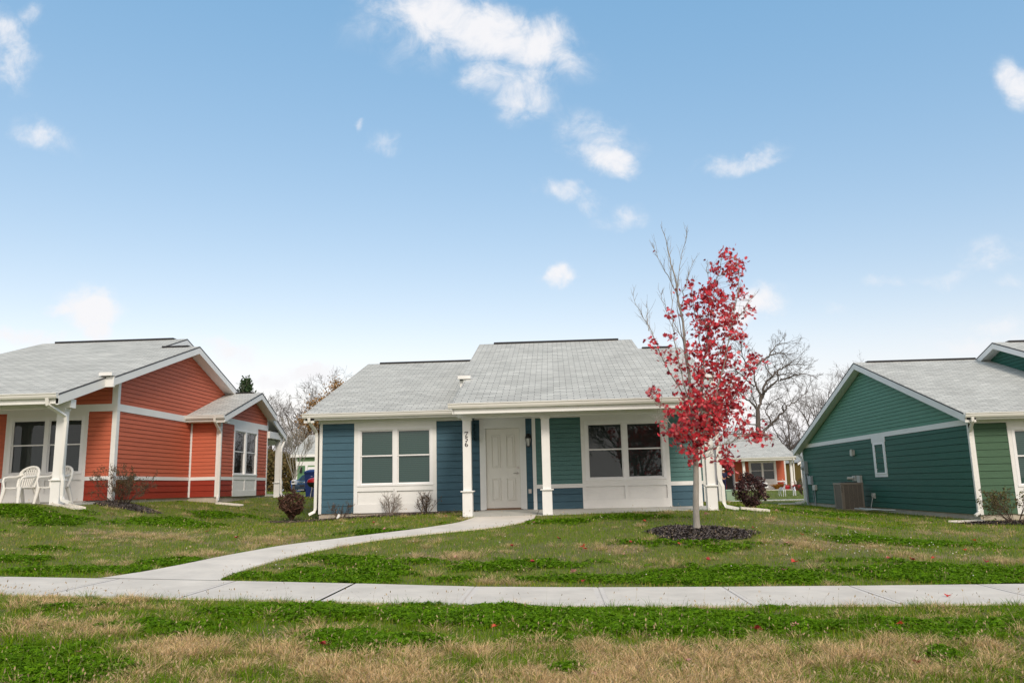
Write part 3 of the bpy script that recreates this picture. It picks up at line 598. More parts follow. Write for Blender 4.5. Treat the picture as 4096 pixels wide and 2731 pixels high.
    if center:
        roofslab(r, [(cL+.15, eY), (cR, eY), (cR, ridC[0]), (cL, ridC[0]), (cL, Y+.05), (cL+.15, Y+.05)], lambda x, y: zfF(y))
        roofslab(r, [(cL, ridC[0]), (cR, ridC[0]), (cR, YB+.4), (cL, YB+.4)], lambda x, y: zbC(y))
        roofslab(r, [(cR+.001, eY), (XR+.14, eY), (XR+.14, Y-.8), (XR+upx, Y-.8), (XR+upx, ridR[0]), (cR+.001, ridR[0])], lambda x, y: zfF(y))
        roofslab(r, [(cR-.9, ridR[0]), (XR+upx, ridR[0]), (XR+upx, YRb+.35), (cR-.9, YRb+.35)], lambda x, y: zbR(y))
    else:
        roofslab(r, [(cL, eY), (XR+.14, eY), (XR+.14, ridR[0]), (cL, ridR[0])], lambda x, y: zfF(y))
        roofslab(r, [(cL, ridR[0]), (XR+.14, ridR[0]), (XR+.14, YB-3), (cL, YB-3)], lambda x, y: zbR(y))
    rf = r.build('roof', [SHING, EDGE, TRIM], root)
    r = MB()
    if center:
        rake(r, cR-.13, cR-.001, ridR[0]-.7, ridC[0], zfF, dep=.17); rake(r, cR-.13, cR-.001, ridC[0], YRb+.3, zbC, dep=.17)
        rake(r, cL+.001, cL+.33, Y+.05, ridC[0], zfF, dep=.17); rake(r, cL+.001, cL+.33, ridC[0], YB+.3, zbC, dep=.17)
        rake(r, cL+.15, cL+.19, eY+.01, Y+.05, zfF, dep=.2)
        r.box(cL-.04, cL+.3, Y-.08, Y+.06, zfF(Y)+.0, zfF(Y)+.09); r.box(cL+.1, cL+.28, Y-.02, Y+.1, zfF(Y)-.3, zfF(Y))       # short gutter return
        rake(r, XR+.0, XR+upx-.004, Y-.8, ridR[0], zfF); rake(r, XR+.0, XR+upx-.004, ridR[0], YRb+.3, zbR)
        r.box(XR+.0, XR+upx+.0, Y-.96, Y-.80, zfF(Y-.8)-.0, zfF(Y-.8)+.085); r.box(XR+.13, XR+upx, Y-.86, Y-.80, zfF(Y-.8)-.28, zfF(Y-.8)-.02)
        rake(r, XR+.07, XR+.136, eY+.01, Y-.8, zfF, dep=.22)
        # cheek walls of the raised middle part
        r.prism([(cR-.03, ridR[0]-.6, zfF(ridR[0]-.6)-.2), (cR-.03, ridC[0], ridC[1]-.2), (cR-.03, YRb, zbC(YRb)-.2), (cR-.03, YRb, zbR(YRb)-.3)], (-.05, 0, 0))
        q = MB(); siding(q, 'L', cL+.33, ridL[1]-3.2, ridC[1]-.2, e2, lambda z: max(Y, eY+(z+.2-eZ)/S13), lambda z: min(YB, ridC[0]+(ridC[1]-z-.2)/S13))
        q.build('gable_siding', wlo_, root)
    else:
        rake(r, XR+.07, XR+.136, eY+.01, ridR[0], zfF, dep=.22); rake(r, XR+.07, XR+.136, ridR[0], YB-3, zbR)
    x0, x1 = (cL+.18 if center else cL), XR+.13
    r.box(x0, x1, eY+.01, eY+.045, eZ-.24, eZ-.045)
    r.build('rake_board', TRIM, root)
    g_ = MB(); gutter(g_, x0-.12, x1+.0, eY+.01, eZ-.005); g_.build('gutter', GUT, root)
    if left:
        r = MB(); xe = cL+.33 if center else X+1
        roofslab(r, [(XL-.30, YW-.45), (cL+.33, YW-.45), (cL+.33, ridL[0]), (XL-.30, ridL[0])], lambda x, y: zL(y))
        roofslab(r, [(XL-.30, ridL[0]), (cL+.33, ridL[0]), (cL+.33, YB+.45), (XL-.30, YB+.45)], lambda x, y: zbL(y))
        r.build('roof', [SHING, EDGE, TRIM], root)
        r = MB(); rake(r, XL-.297, XL-.02, YW-.44, ridL[0], zL); rake(r, XL-.297, XL-.02, ridL[0], YB+.44, zbL)
        r.box(XL-.25, cL+.4, YW-.44, YW-.40, Z+2.41, Z+2.53); r.box(XL-.02, cL+.4, YW-.40, YW, Z+2.45, Z+2.47); r.build('rake_board', TRIM, root)
        g_ = MB(); gutter(g_, XL-.32, cL+.10, YW-.44, Z+2.58); g_.build('gutter', GUT, root)
        v = MB(); v.box(XL+.15, cL+.02, ridL[0]-.12, ridL[0]+.12, ridL[1]-.035, ridL[1]+.032); v.build('ridge_vent', BLK, root)
    v = MB()
    if center: v.box(cL+.5, cR-.45, ridC[0]-.12, ridC[0]+.12, ridC[1]-.035, ridC[1]+.032); v.box(cR+.12, XR+.0, ridR[0]-.1, ridR[0]+.1, ridR[1]-.03, ridR[1]+.032)
    else: v.box(cL+.5, XR-.5, ridR[0]-.12, ridR[0]+.12, ridR[1]-.035, ridR[1]+.032)
    v.build('ridge_vent', BLK, root)
    # ---- porch
    p = MB(); zf0, zf1 = Z-.085, Z-.015
    for a, b in (((X-1.52), X+.12), (X+.135, XR+.1)):
        P = [(a, Y-2.38, zf0), (b, Y-2.38, zf0), (b, Y+.0 if a > X else YW, zf1), (a, Y+.0 if a > X else YW, zf1)]
        if a < X: P = [(a, Y-2.38, zf0), (b, Y-2.38, zf0), (b, Y, zf1), (X-.0, Y, zf1), (X-.0, YW, zf1), (a, YW, zf1)]
        p.prism(P, (0, 0, -.5))
    p.build('porch_floor', SLAB, root)
    p = MB(); p.box(cL+.2 if center else X-3, XR+.09, Y-2.19, Y-1.98, Z+2.19, Z+2.40); p.build('porch_beam', TRIM, root)
    cols = [column(root, X-1.46, Y-2.09, Z-.075, Z+2.19), column(root, X+.375, Y-2.09, Z-.075, Z+2.19), column(root, XR-.14, Y-2.09, Z-.075, Z+2.19)]
    xd = XR-.0
    downspout(root, [(xd-.1, eY-.05, eZ-.12), (xd-.1, eY-.03, eZ-.26), (xd+.03, Y-2.28, Z+1.98), (xd+.045, Y-2.25, Z+1.85), (xd+.02, Y-2.25, Z+.75), (xd+.03, Y-2.25, Z+.62), (xd+.09, Y-2.27, Z+.48), (xd+.09, Y-2.27, Z+.12), (xd+.13, Y-2.3, Z+.03), (xd+.38, Y-2.42, Z-.03)], w=.042)
    if left: downspout(root, [(XL-.14, YW-.5, Z+2.47), (XL-.14, YW-.49, Z+2.38), (XL-.05, YW-.12, Z+2.12), (XL-.045, YW-.08, Z+2.0), (XL-.05, YW-.08, Z+.12), (XL-.07, YW-.10, Z+.04), (XL-.2, YW-.16, Z-.03)], w=.04)
    return cols

def lantern(root, x, y, z):
    l = MB(); l.box(x-.05, x+.05, y-.03, y-.0, z-.02, z+.13); l.tube([(x, y-.03, z+.08), (x, y-.08, z+.12), (x, y-.12, z+.10)], .012, 6)
    l.lathe((x, y-.12, z+.02), [(.078, -.02), (.082, 0), (.07, .05), (.035, .09), (.01, .11)], 10)
    l.lathe((x, y-.12, z-.21), [(.02, -.02), (.045, 0), (.048, .012)], 10)
    for k in range(6):
        a = math.pi/3*k; l.tube([(x+.047*math.cos(a), y-.12+.047*math.sin(a), z-.2), (x+.075*math.cos(a), y-.12+.075*math.sin(a), z+.0)], .006, 5)
    o = l.build('wall_lantern', BLACKM, root)
    g_ = MB(); g_.lathe((x, y-.12, z-.2), [(.04, 0), (.066, .2)], 10); g_.build('lamp_glass', mat('frosted_lamp_glass', (.72, .74, .72), .25), o)

PAL_B = dict(upper=siding_mat('teal_siding', (.088, .19, .178)), lower=siding_mat('slate_blue_siding', (.05, .108, .145)), wing=siding_mat('slate_blue_wing_siding', (.053, .118, .158)))
PAL_B['wing_side'] = PAL_B['wing']; PAL_B['wing_gable'] = PAL_B['upper']
PAL_R = dict(upper=siding_mat('coral_siding', (.53, .135, .072)), lower=siding_mat('brick_red_siding', (.29, .036, .018)), wing=siding_mat('brick_red_wing_siding', (.30, .04, .02)))
PAL_R['wing_side'] = PAL_R['lower']; PAL_R['wing_gable'] = PAL_R['upper']
PAL_G = dict(upper=siding_mat('sage_siding', (.09, .26, .16)), lower=siding_mat('moss_green_siding', (.07, .155, .085)), wing=siding_mat('moss_green_wing_siding', (.062, .125, .072)), wing_side=siding_mat('forest_green_siding', (.030, .120, .085)), wing_gable=siding_mat('sage_gable_siding', (.11, .27, .19)))

hb = thing('blue_house', 'blue clapboard cottage with white porch columns and grey shingle roof in the middle', 'house', (-.6, 20.85, -.61))
cols = cottage(hb, -.6, 20.85, -.61, PAL_B, blindL=BLIND_L, blindR=BLIND_B)
lantern(hb, -.71, 21.25, 1.20)
m_ = MB(); m_.box(-.74, -.66, 21.215, 21.25, -.22, -.11); m_.build('outlet_cover', NICK, hb)
# house number on the left column, brush-like figures
def stroke(mb, P, w, y, th=.006):
    P = [np.array(p, float) for p in P]; w = [a*1.35 for a in w]
    for i in range(len(P)-1):
        d = P[i+1]-P[i]; L = np.linalg.norm(d); d /= L; nrm = np.array([-d[1], d[0]]); a, b = w[i]/2, w[i+1]/2; e = d*.002
        q = [P[i]-nrm*a-e, P[i+1]-nrm*b+e, P[i+1]+nrm*b+e, P[i]+nrm*a-e]
        mb.prism([(p[0], y, p[1]) for p in q], (0, -th, 0))
nb = MB(); NX = -2.068; s_ = 1.0
def dig(cx, cz, P, w): stroke(nb, [(cx+a*s_, cz+b*s_) for a, b in P], w, 18.76-.095)
dig(NX, 1.195, [(-.035, .030), (-.028, .052), (-.005, .046), (.038, .052), (.015, .01), (-.008, -.03), (-.016, -.056)], [.010, .014, .012, .012, .012, .014, .014])
dig(NX, 1.08, [(.034, .052), (.0, .050), (-.012, .048), (-.020, .012), (.004, .016), (.024, .0), (.024, -.026), (.006, -.046), (-.022, -.050)], [.014, .012, .010, .010, .012, .015, .015, .012, .012])
dig(NX, .962, [(.012, .056), (-.012, .030), (-.026, -.004), (-.024, -.034), (-.004, -.052), (.020, -.044), (.030, -.022), (.018, -.002), (-.006, -.004), (-.022, -.020)], [.008, .012, .015, .014, .012, .014, .014, .012, .010, .009])
nb.build('house_number', BLACKM, hb)

hr = thing('red_house', 'red orange clapboard cottage with white trim and gable at the left', 'house', (-15.83, 20.6, -.125))
cottage(hr, -15.83, 20.6, -.125, PAL_R, blindL=BLIND_B, blindR=BLIND_B)
hg = thing('green_house', 'dark green clapboard cottage with white trim and side gable at the right', 'house', (16.62, 21.4, -1.02))
cottage(hg, 16.62, 21.4, -1.02, PAL_G, bump=False, blindL=BLIND_L, blindR=BLIND_D)
# side window and wall fittings of the green house
XG = 10.91
t = MB(); slab(t, 'L', XG, 27.28, 28.42, 1.13, 1.29, .0, .03); slab(t, 'L', XG, 27.33, 28.37, -.02, .08, .0, .03); slab(t, 'L', XG, 27.33, 27.43, .08, 1.13, .0, .028); slab(t, 'L', XG, 28.27, 28.37, .08, 1.13, .0, .028); t.build('trim', TRIM, hg)
window(hg, 'L', XG-.001, 27.43, 28.27, .08, 1.13, False, BLIND_D, fw=.07)
GREY = mat('grey_painted_metal', (.34, .36, .35), .5, noise=.06, nscale=5); PVC = mat('grey_conduit', (.33, .36, .37), .5); BEIGE = mat('beige_plastic', (.5, .49, .43), .5)
t = MB(); t.box(XG-.16, XG-.01, 35.75, 36.15, .18, .72); t.tube([(XG-.16, 35.95, .44), (XG-.24, 35.95, .44)], .09, 12); t.build('electric_meter', GREY, hg)
t = MB(); t.tube([(XG-.08, 35.95, .18), (XG-.08, 35.95, -1.15)], .045, 8); t.tube([(XG-.06, 35.8, .18), (XG-.06, 35.75, .02), (XG-.06, 35.6, -.02), (XG-.06, 35.5, -.02)], .03, 8)
t.tube([(XG-.04, 35.0, -.42), (XG-.04, 35.0, -1.2)], .022, 6); t.tube([(XG-.03, 35.3, -.4), (XG-.03, 35.25, -.9), (XG-.05, 35.1, -1.2)], .010, 5); t.build('conduit', PVC, hg)
t = MB(); t.box(XG-.12, XG-.01, 35.2, 35.6, -.27, .09); t.build('disconnect_box', PVC, hg)
t = MB(); t.box(XG-.10, XG-.01, 34.75, 35.1, -.5, -.29); t.build('cable_box', BEIGE, hg)
t = MB(); t.box(XG-.10, XG-.01, 30.1, 30.36, .78, .97); t.box(XG-.13, XG-.10, 30.08, 30.22, .76, .99); t.build('vent_cap', BEIGE, hg)
t = MB(); t.box(XG-.10, XG-.01, 30.1, 30.36, -.14, .05); t.tube([(XG-.1, 30.25, -.05), (XG-.3, 30.3, -.04)], .06, 8); t.build('gas_regulator', BEIGE, hg)
t = MB(); t.box(XG-.10, XG-.01, 29.62, 29.92, -.22, .05); t.build('disconnect_box', BEIGE, hg)
t = MB(); t.box(XG-.05, XG-.01, 28.55, 28.8, -.74, -.56); t.box(XG-.08, XG-.05, 28.6, 28.75, -.7, -.6); t.build('outlet_box', BEIGE, hg)
CAB = mat('white_cable_jacket', (.62, .61, .54), .5)
cb = MB(); rr = np.random.RandomState(5); P = [(XG-.08, 28.66, -.68), (XG-.12, 28.62, -.85), (XG-.22, 28.5, -1.02), (XG-.35, 28.3, -1.13)]
for k in range(46):
    a = k*.83; P.append((10.25+.22*math.cos(a)+rr.uniform(-.15, .15)+.1*math.sin(k*.15), 27.2+1.3*math.sin(a*.93)+rr.uniform(-.3, .3)-.012*k, tz(10.3, 27)+.06+.10*rr.rand()))
P = [tuple(sum(P[min(max(i+j, 0), len(P)-1)][c] for j in (-1, 0, 1))/3 for c in range(3)) for i in range(len(P))]
cb.tube(P, .011, 5); o = cb.build('cable', CAB); tag(o, 'loose white cable coiled on the grass below the outlet of the green house', 'cable')

# ------------------------------------------------------------------ background houses
h2 = thing('red_house', 'small red cottage with white porch in the distance between blue and green houses', 'house', (14.65, 68, -.80))
cottage(h2, 14.65, 68, -.76, PAL_R, center=False, bump=False, left=False, blindR=BLIND_B)
t = MB(); t.box(13.2, 14.5, 67.9, 68.2, -.8, 1.6); t.build('wall', PAL_R['lower'], h2)
t = MB(); t.box(14.0, 14.5, 67.86, 67.9, -.78, 1.3); t.build('door', BLACKM, h2)
t = MB(); t.box(12.0, 13.3, 66.2, 68.4, -.9, 1.55); t.build('wall', PAL_R['lower'], h2)
def simple_house(root, x0, x1, y0, y1, z0, eave, rise, wall, wall2=None, band=None, roofm=SHING, ridge='x', over=.35):
    w = MB(); w.box(x0, x1, y0, y1, z0-.6, eave-.02)
    w.build('wall', wall, root)
    s = MB(); siding(s, 'F', y0, z0, eave-.1, .17, x0+.12, x1-.12); s.build('siding', wall2 or wall, root)
    t = MB(); slab(t, 'F', y0, x0-.01, x0+.12, z0, eave, 0, .03); slab(t, 'F', y0, x1-.12, x1+.01, z0, eave, 0, .03); slab(t, 'F', y0, x0+.12, x1-.12, eave-.15, eave-.02, 0, .03)
    r = MB()
    if ridge == 'x':
        ym = (y0+y1)/2; zf = lambda x, y: eave+rise*(1-abs(y-ym)/((y1-y0)/2)) 
        roofslab(r, [(x0-over, y0-over), (x1+over, y0-over), (x1+over, ym), (x0-over, ym)], zf, .08); roofslab(r, [(x0-over, ym), (x1+over, ym), (x1+over, y1+over), (x0-over, y1+over)], zf, .08)
        for xx in (x0, x1-.05): w2 = MB(); w2.prism([(xx, y0, eave-.05), (xx, ym, eave+rise-.1), (xx, y1, eave-.05)], (.05, 0, 0)); w2.build('gable', wall, root)
        t.box(x0-over, x1+over, y0-over-.04, y0-over, zf(0, y0-over)-.22, zf(0, y0-over)-.0)
        rake(t, x0-over, x0-over+.04, y0-over, ym, lambda y: zf(0, y), gap=.082)
    else:
        xm = (x0+x1)/2; zf = lambda x, y: eave+rise*(1-abs(x-xm)/((x1-x0)/2))
        roofslab(r, [(x0-over, y0-over), (xm, y0-over), (xm, y1+over), (x0-over, y1+over)], zf, .08); roofslab(r, [(xm, y0-over), (x1+over, y0-over), (x1+over, y1+over), (xm, y1+over)], zf, .08)
        w2 = MB(); w2.prism([(x0, y0+.02, eave-.05), (x1, y0+.02, eave-.05), (xm, y0+.02, eave+rise-.1)], (0, .05, 0)); w2.build('gable', wall, root)
        for a, b in ((x0-over, xm), (x1+over, xm)):
            t.prism([(a, y0-over, zf(a, 0)-.08), (b, y0-over, zf(b, 0)-.08), (b, y0-over, zf(b, 0)-.3), (a, y0-over, zf(a, 0)-.3)], (0, .05, 0))
    t.build('trim', TRIM, root); r.build('roof', [roofm, EDGE, TRIM], root)
LG = siding_mat('pale_green_siding', (.20, .33, .16)); MG = siding_mat('mid_green_siding', (.10, .22, .11))
hgar = thing('green_garage', 'pale green building with a white garage door, far off left of the blue house', 'garage', (-21.2, 65, -.3))
simple_house(hgar, -21.2, -12, 65, 74, -.3, 3.0, 1.75, LG)
t = MB(); slab(t, 'F', 65, -21.0, -20.4, -.3, 1.9, .02, .03); t.build('siding', MG, hgar)
t = MB(); slab(t, 'F', 65, -21.1, -12.2, 1.98, 2.3, .02, .05); slab(t, 'F', 65, -20.42, -20.22, -.3, 1.98, .02, .05); t.build('trim', TRIM, hgar)
t = MB(); slab(t, 'F', 65, -20.2, -15.4, -.3, 1.85, .0, .03)
for k in range(1, 4): slab(t, 'F', 65, -20.2, -15.4, -.3+.54*k-.01, -.3+.54*k+.01, .03, .04)
t.build('garage_door', VINYL, hgar)
t = MB(); t.box(-20.82, -20.66, 64.85, 64.98, 1.40, 1.85); t.build('wall_lantern', BLACKM, hgar)
YEL = siding_mat('ochre_siding', (.40, .24, .05)); BRN = mat('brown_shingles', (.10, .06, .045), .9, noise=.2, nscale=6)
hy = thing('yellow_house', 'ochre yellow house just showing behind the far corner of the green house', 'house', (24, 80, -.9))
simple_house(hy, 23.7, 31, 80, 90, -.9, 1.75, 2.2, YEL, ridge='y')
hw = thing('brown_roof_house', 'house with a dark brown roof slope rising behind the far red cottage', 'house', (26, 98, -.9))
simple_house(hw, 31.2, 46.2, 100, 112, -.9, 3.4, 6.2, TRIM, roofm=BRN, ridge='y')
# grey privacy screen by the back patio
GSID = mat('grey_screen_panel', (.33, .34, .38), .6, noise=.06, nscale=2)
pf = thing('privacy_screen', 'grey panel screen with a white end post behind the blue house', 'screen', (5.4, 31, -.8))
t = MB()
t.box(4.7, 6.05, 31.03, 31.06, -.72, .62); t.build('panel', GSID, pf)
t = MB(); t.box(4.7, 6.06, 31.01, 31.08, .62, .69); t.box(4.7, 6.06, 31.01, 31.08, -.78, -.70); t.box(4.7, 6.06, 31.0, 31.08, 1.18, 1.24); t.build('rail', GSID, pf)
t = MB(); t.box(4.7, 6.05, 31.03, 31.05, .69, 1.18); t.build('panel', GSID, pf)
t = MB(); t.box(6.07, 6.23, 30.95, 31.12, -.95, 1.22); t.box(6.05, 6.25, 30.93, 31.14, 1.22, 1.26); t.build('post', TRIM, pf)

# ------------------------------------------------------------------ foliage tools
def rot_to(v, ang, az):
    v = v/np.linalg.norm(v); a = np.cross(v, (0, 0, 1) if abs(v[2]) < .95 else (1, 0, 0)); a /= np.linalg.norm(a); b = np.cross(v, a)
    return math.cos(ang)*v+math.sin(ang)*(math.cos(az)*a+math.sin(az)*b)
def grow(rng, start, d, L, r, lev, out, maxlev, nkid=(4, 7), ang=(.5, .9), shrink=.55, wob=.18, up=.06, rmin=.004, seg=5):
    P = [np.array(start, float)]; R = [r]; d = np.array(d, float); d /= np.linalg.norm(d)
    for i in range(seg):
        d = d+rng.normal(0, wob, 3)*[1, 1, .7]+np.array([0, 0, up]); d /= np.linalg.norm(d)
        P.append(P[-1]+d*L/seg); R.append(max(rmin, r*(1-.72*(i+1)/seg)))
    out.append((P, R, lev))
    if lev >= maxlev: return
    for k in range(rng.randint(nkid[0], nkid[1]+1)):
        t = rng.uniform(.3 if lev else .35, .98)*seg; i = min(int(t), seg-1); f = t-i
        p = P[i]*(1-f)+P[i+1]*f; dd = P[i+1]-P[i]; nd = rot_to(dd, rng.uniform(*ang), rng.uniform(0, 6.283))
        grow(rng, p, nd, L*shrink*rng.uniform(.7, 1.2)*(1.15-.5*t/seg), max(rmin, R[i]*.55), lev+1, out, maxlev, nkid, ang, shrink, wob, up, rmin, seg)
def tubes(out, nside=(8, 6, 4, 3, 3)):
    V = []; F = []; base = 0
    for P, R, lev in out:
        n = nside[min(lev, len(nside)-1)]; P = np.array(P); R = np.array(R)
        T = np.gradient(P, axis=0); T /= np.linalg.norm(T, axis=1)[:, None]+1e-9
        ref = np.array([1, 0, .2]) if abs(T[0][0]) < .8 else np.array([0, 1, .2]); A = np.cross(T, ref); A /= np.linalg.norm(A, axis=1)[:, None]; B = np.cross(T, A)
        th = 2*np.pi*np.arange(n)/n
        ring = P[:, None]+R[:, None, None]*(np.cos(th)[None, :, None]*A[:, None]+np.sin(th)[None, :, None]*B[:, None])
        V.append(ring.reshape(-1, 3)); L = len(P); i = np.arange(L-1)[:, None]*n; k = np.arange(n)[None]
        F.append(np.stack([base+i+k, base+i+(k+1) % n, base+i+n+(k+1) % n, base+i+n+k], -1).reshape(-1, 4)); base += L*n
    return np.concatenate(V), np.concatenate(F)
def leafmesh(name, C, size, cols, m, parent, rng, shape='maple', droop=.0, updir=0):
    "one small polygon per leaf, random orientation"
    n = len(C); C = np.asarray(C); size = np.broadcast_to(np.asarray(size, float), (n,))
    if shape == 'maple':
        q = [(0, -.55), (.12, -.18), (.42, -.42), (.34, -.12), (.62, -.02), (.40, .12), (.46, .36), (.2, .26), (0, .62)]
        q = q+[(-x, y) for x, y in q[-2:0:-1]]
    elif shape == 'oval': q = [(0, -.5), (.24, -.15), (.24, .2), (0, .5), (-.24, .2), (-.24, -.15)]
    else: q = [(0, -.5), (.3, 0), (0, .5), (-.3, 0)]
    q = np.array(q); k = len(q)
    A = rng.normal(size=(n, 3)); A /= np.linalg.norm(A, axis=1)[:, None]
    if droop: A = A*(1-droop)+np.array([0, 0, -1])*droop; A /= np.linalg.norm(A, axis=1)[:, None]
    if updir: A = A*np.array([1, 1, 1-updir]); A /= np.linalg.norm(A, axis=1)[:, None]
    B = rng.normal(size=(n, 3)); B -= A*(A*B).sum(1)[:, None]; B /= np.linalg.norm(B, axis=1)[:, None]; Nn = np.cross(A, B)
    bend = (np.abs(q[:, 0])*.28+q[:, 1]**2*.3)
    V = C[:, None]+size[:, None, None]*(q[None, :, 0:1]*B[:, None]-q[None, :, 1:2]*A[:, None]+bend[None, :, None]*Nn[:, None])
    F = (np.arange(n)[:, None]*k+np.arange(k)[None])
    return npmesh(name, V.reshape(-1, 3), F, m, parent, col=np.repeat(cols, k, 0))
BARKG = mat('pale_grey_bark', (.29, .27, .235), .85, noise=.25, nscale=14, bump=.5, bscale=30, stretch=(1, 1, .35))
BARKD = mat('dark_bark', (.10, .08, .065), .9, noise=.3, nscale=10, bump=.5, bscale=20)
BARKM = mat('grey_brown_bark', (.12, .10, .085), .9, noise=.3, nscale=10)
LEAFM = mat('leaf', (.4, .05, .05), .5, attr=True, trans=.42, spec=.35)
LEAFD = mat('dull_leaf', (.1, .1, .05), .7, attr=True, trans=.2)

# ------------------------------------------------------------------ red maple
LIMBS = {
 'trunk': [(2.52, 15.1, -0.95), (2.53, 15.1, -0.4), (2.57, 15.1, 0.08), (2.58, 15.1, 0.45)],
 'leader': [(2.58, 15.1, 0.41), (2.58, 15.1, 1.11), (2.56, 15.1, 1.82), (2.52, 15.1, 2.59), (2.46, 15.1, 3.38), (2.38, 15.1, 4.04), (2.3, 15.1, 4.49), (2.19, 15.1, 4.93)],
 'limbB': [(2.6, 15.1, 0.66), (2.72, 15.17, 1.24), (2.86, 15.23, 2.09), (3.02, 15.3, 2.87), (3.19, 15.35, 3.67), (3.33, 15.35, 4.16), (3.45, 15.35, 4.45)],
 'limbC': [(2.6, 15.1, 0.51), (2.82, 15.02, 1.01), (3.06, 14.94, 1.71), (3.23, 14.86, 2.36), (3.42, 14.8, 3.1), (3.54, 14.8, 3.61), (3.53, 14.8, 4.07)],
 'limbD': [(2.65, 15.1, 0.57), (2.99, 15.24, 0.98), (3.38, 15.38, 1.45), (3.68, 15.45, 1.88), (3.92, 15.45, 2.3)],
 'limbE': [(2.6, 15.1, 0.45), (2.87, 14.99, 0.6), (3.09, 14.88, 0.63), (3.36, 14.76, 0.78), (3.64, 14.75, 0.87), (3.95, 14.75, 0.71)],
 'limbF': [(2.6, 15.1, 0.41), (2.81, 15.15, 0.43), (3.03, 15.2, 0.46), (3.22, 15.2, 0.35)],
 'limbG': [(2.58, 15.1, 0.99), (2.42, 15.18, 1.67), (2.18, 15.26, 2.15), (2.01, 15.34, 2.61), (1.91, 15.4, 2.93), (1.75, 15.4, 3.23), (1.62, 15.4, 3.59)],
 'limbH': [(2.57, 15.1, 1.32), (2.43, 15.02, 1.82), (2.31, 14.94, 2.49), (2.26, 14.86, 2.98), (2.29, 14.85, 3.63), (2.27, 14.85, 4.2)],
 'limbI': [(2.57, 15.1, 0.57), (2.37, 15.02, 0.88), (2.12, 14.94, 1.03), (1.93, 14.9, 1.36), (1.78, 14.9, 1.66)],
 'limbJ': [(2.58, 15.1, 0.37), (2.41, 15.18, 0.5), (2.21, 15.26, 0.76), (2.04, 15.3, 1.01), (1.92, 15.3, 1.14)],
 'limbK': [(2.54, 15.1, 2.08), (2.5, 15.16, 2.52), (2.44, 15.23, 3.32), (2.51, 15.29, 4.04), (2.64, 15.3, 4.49), (2.71, 15.3, 4.83)],
 'limbL': [(2.48, 15.1, 3.2), (2.54, 15.05, 3.58), (2.65, 15.0, 3.87), (2.75, 15.0, 4.11)],
 'limbM': [(2.74, 15.1, 1.4), (2.97, 15.05, 1.89), (3.17, 15.0, 2.47), (3.39, 14.96, 2.88), (3.62, 14.95, 3.13), (3.82, 14.95, 3.38)],
 'limbN': [(2.65, 15.1, 0.9), (2.78, 15.2, 1.41), (2.84, 15.29, 2.1), (2.85, 15.39, 2.9), (2.76, 15.4, 3.52), (2.8, 15.4, 3.84)],
 'limbO': [(2.53, 15.1, 2.51), (2.4, 15.18, 2.87), (2.22, 15.25, 3.2), (2.09, 15.25, 3.69)],
 'limbP': [(2.45, 15.1, 3.46), (2.28, 14.94, 3.78), (2.1, 14.8, 4.06), (1.96, 14.8, 4.48)],
 'limbQ': [(2.83, 15.1, 2.07), (2.95, 15.12, 2.67), (3.04, 15.14, 3.36), (3.04, 15.15, 3.81), (3.05, 15.15, 4.19)],
 'limbR': [(1.87, 15.3, 2.87), (1.86, 15.34, 3.14), (1.86, 15.4, 3.42)]}
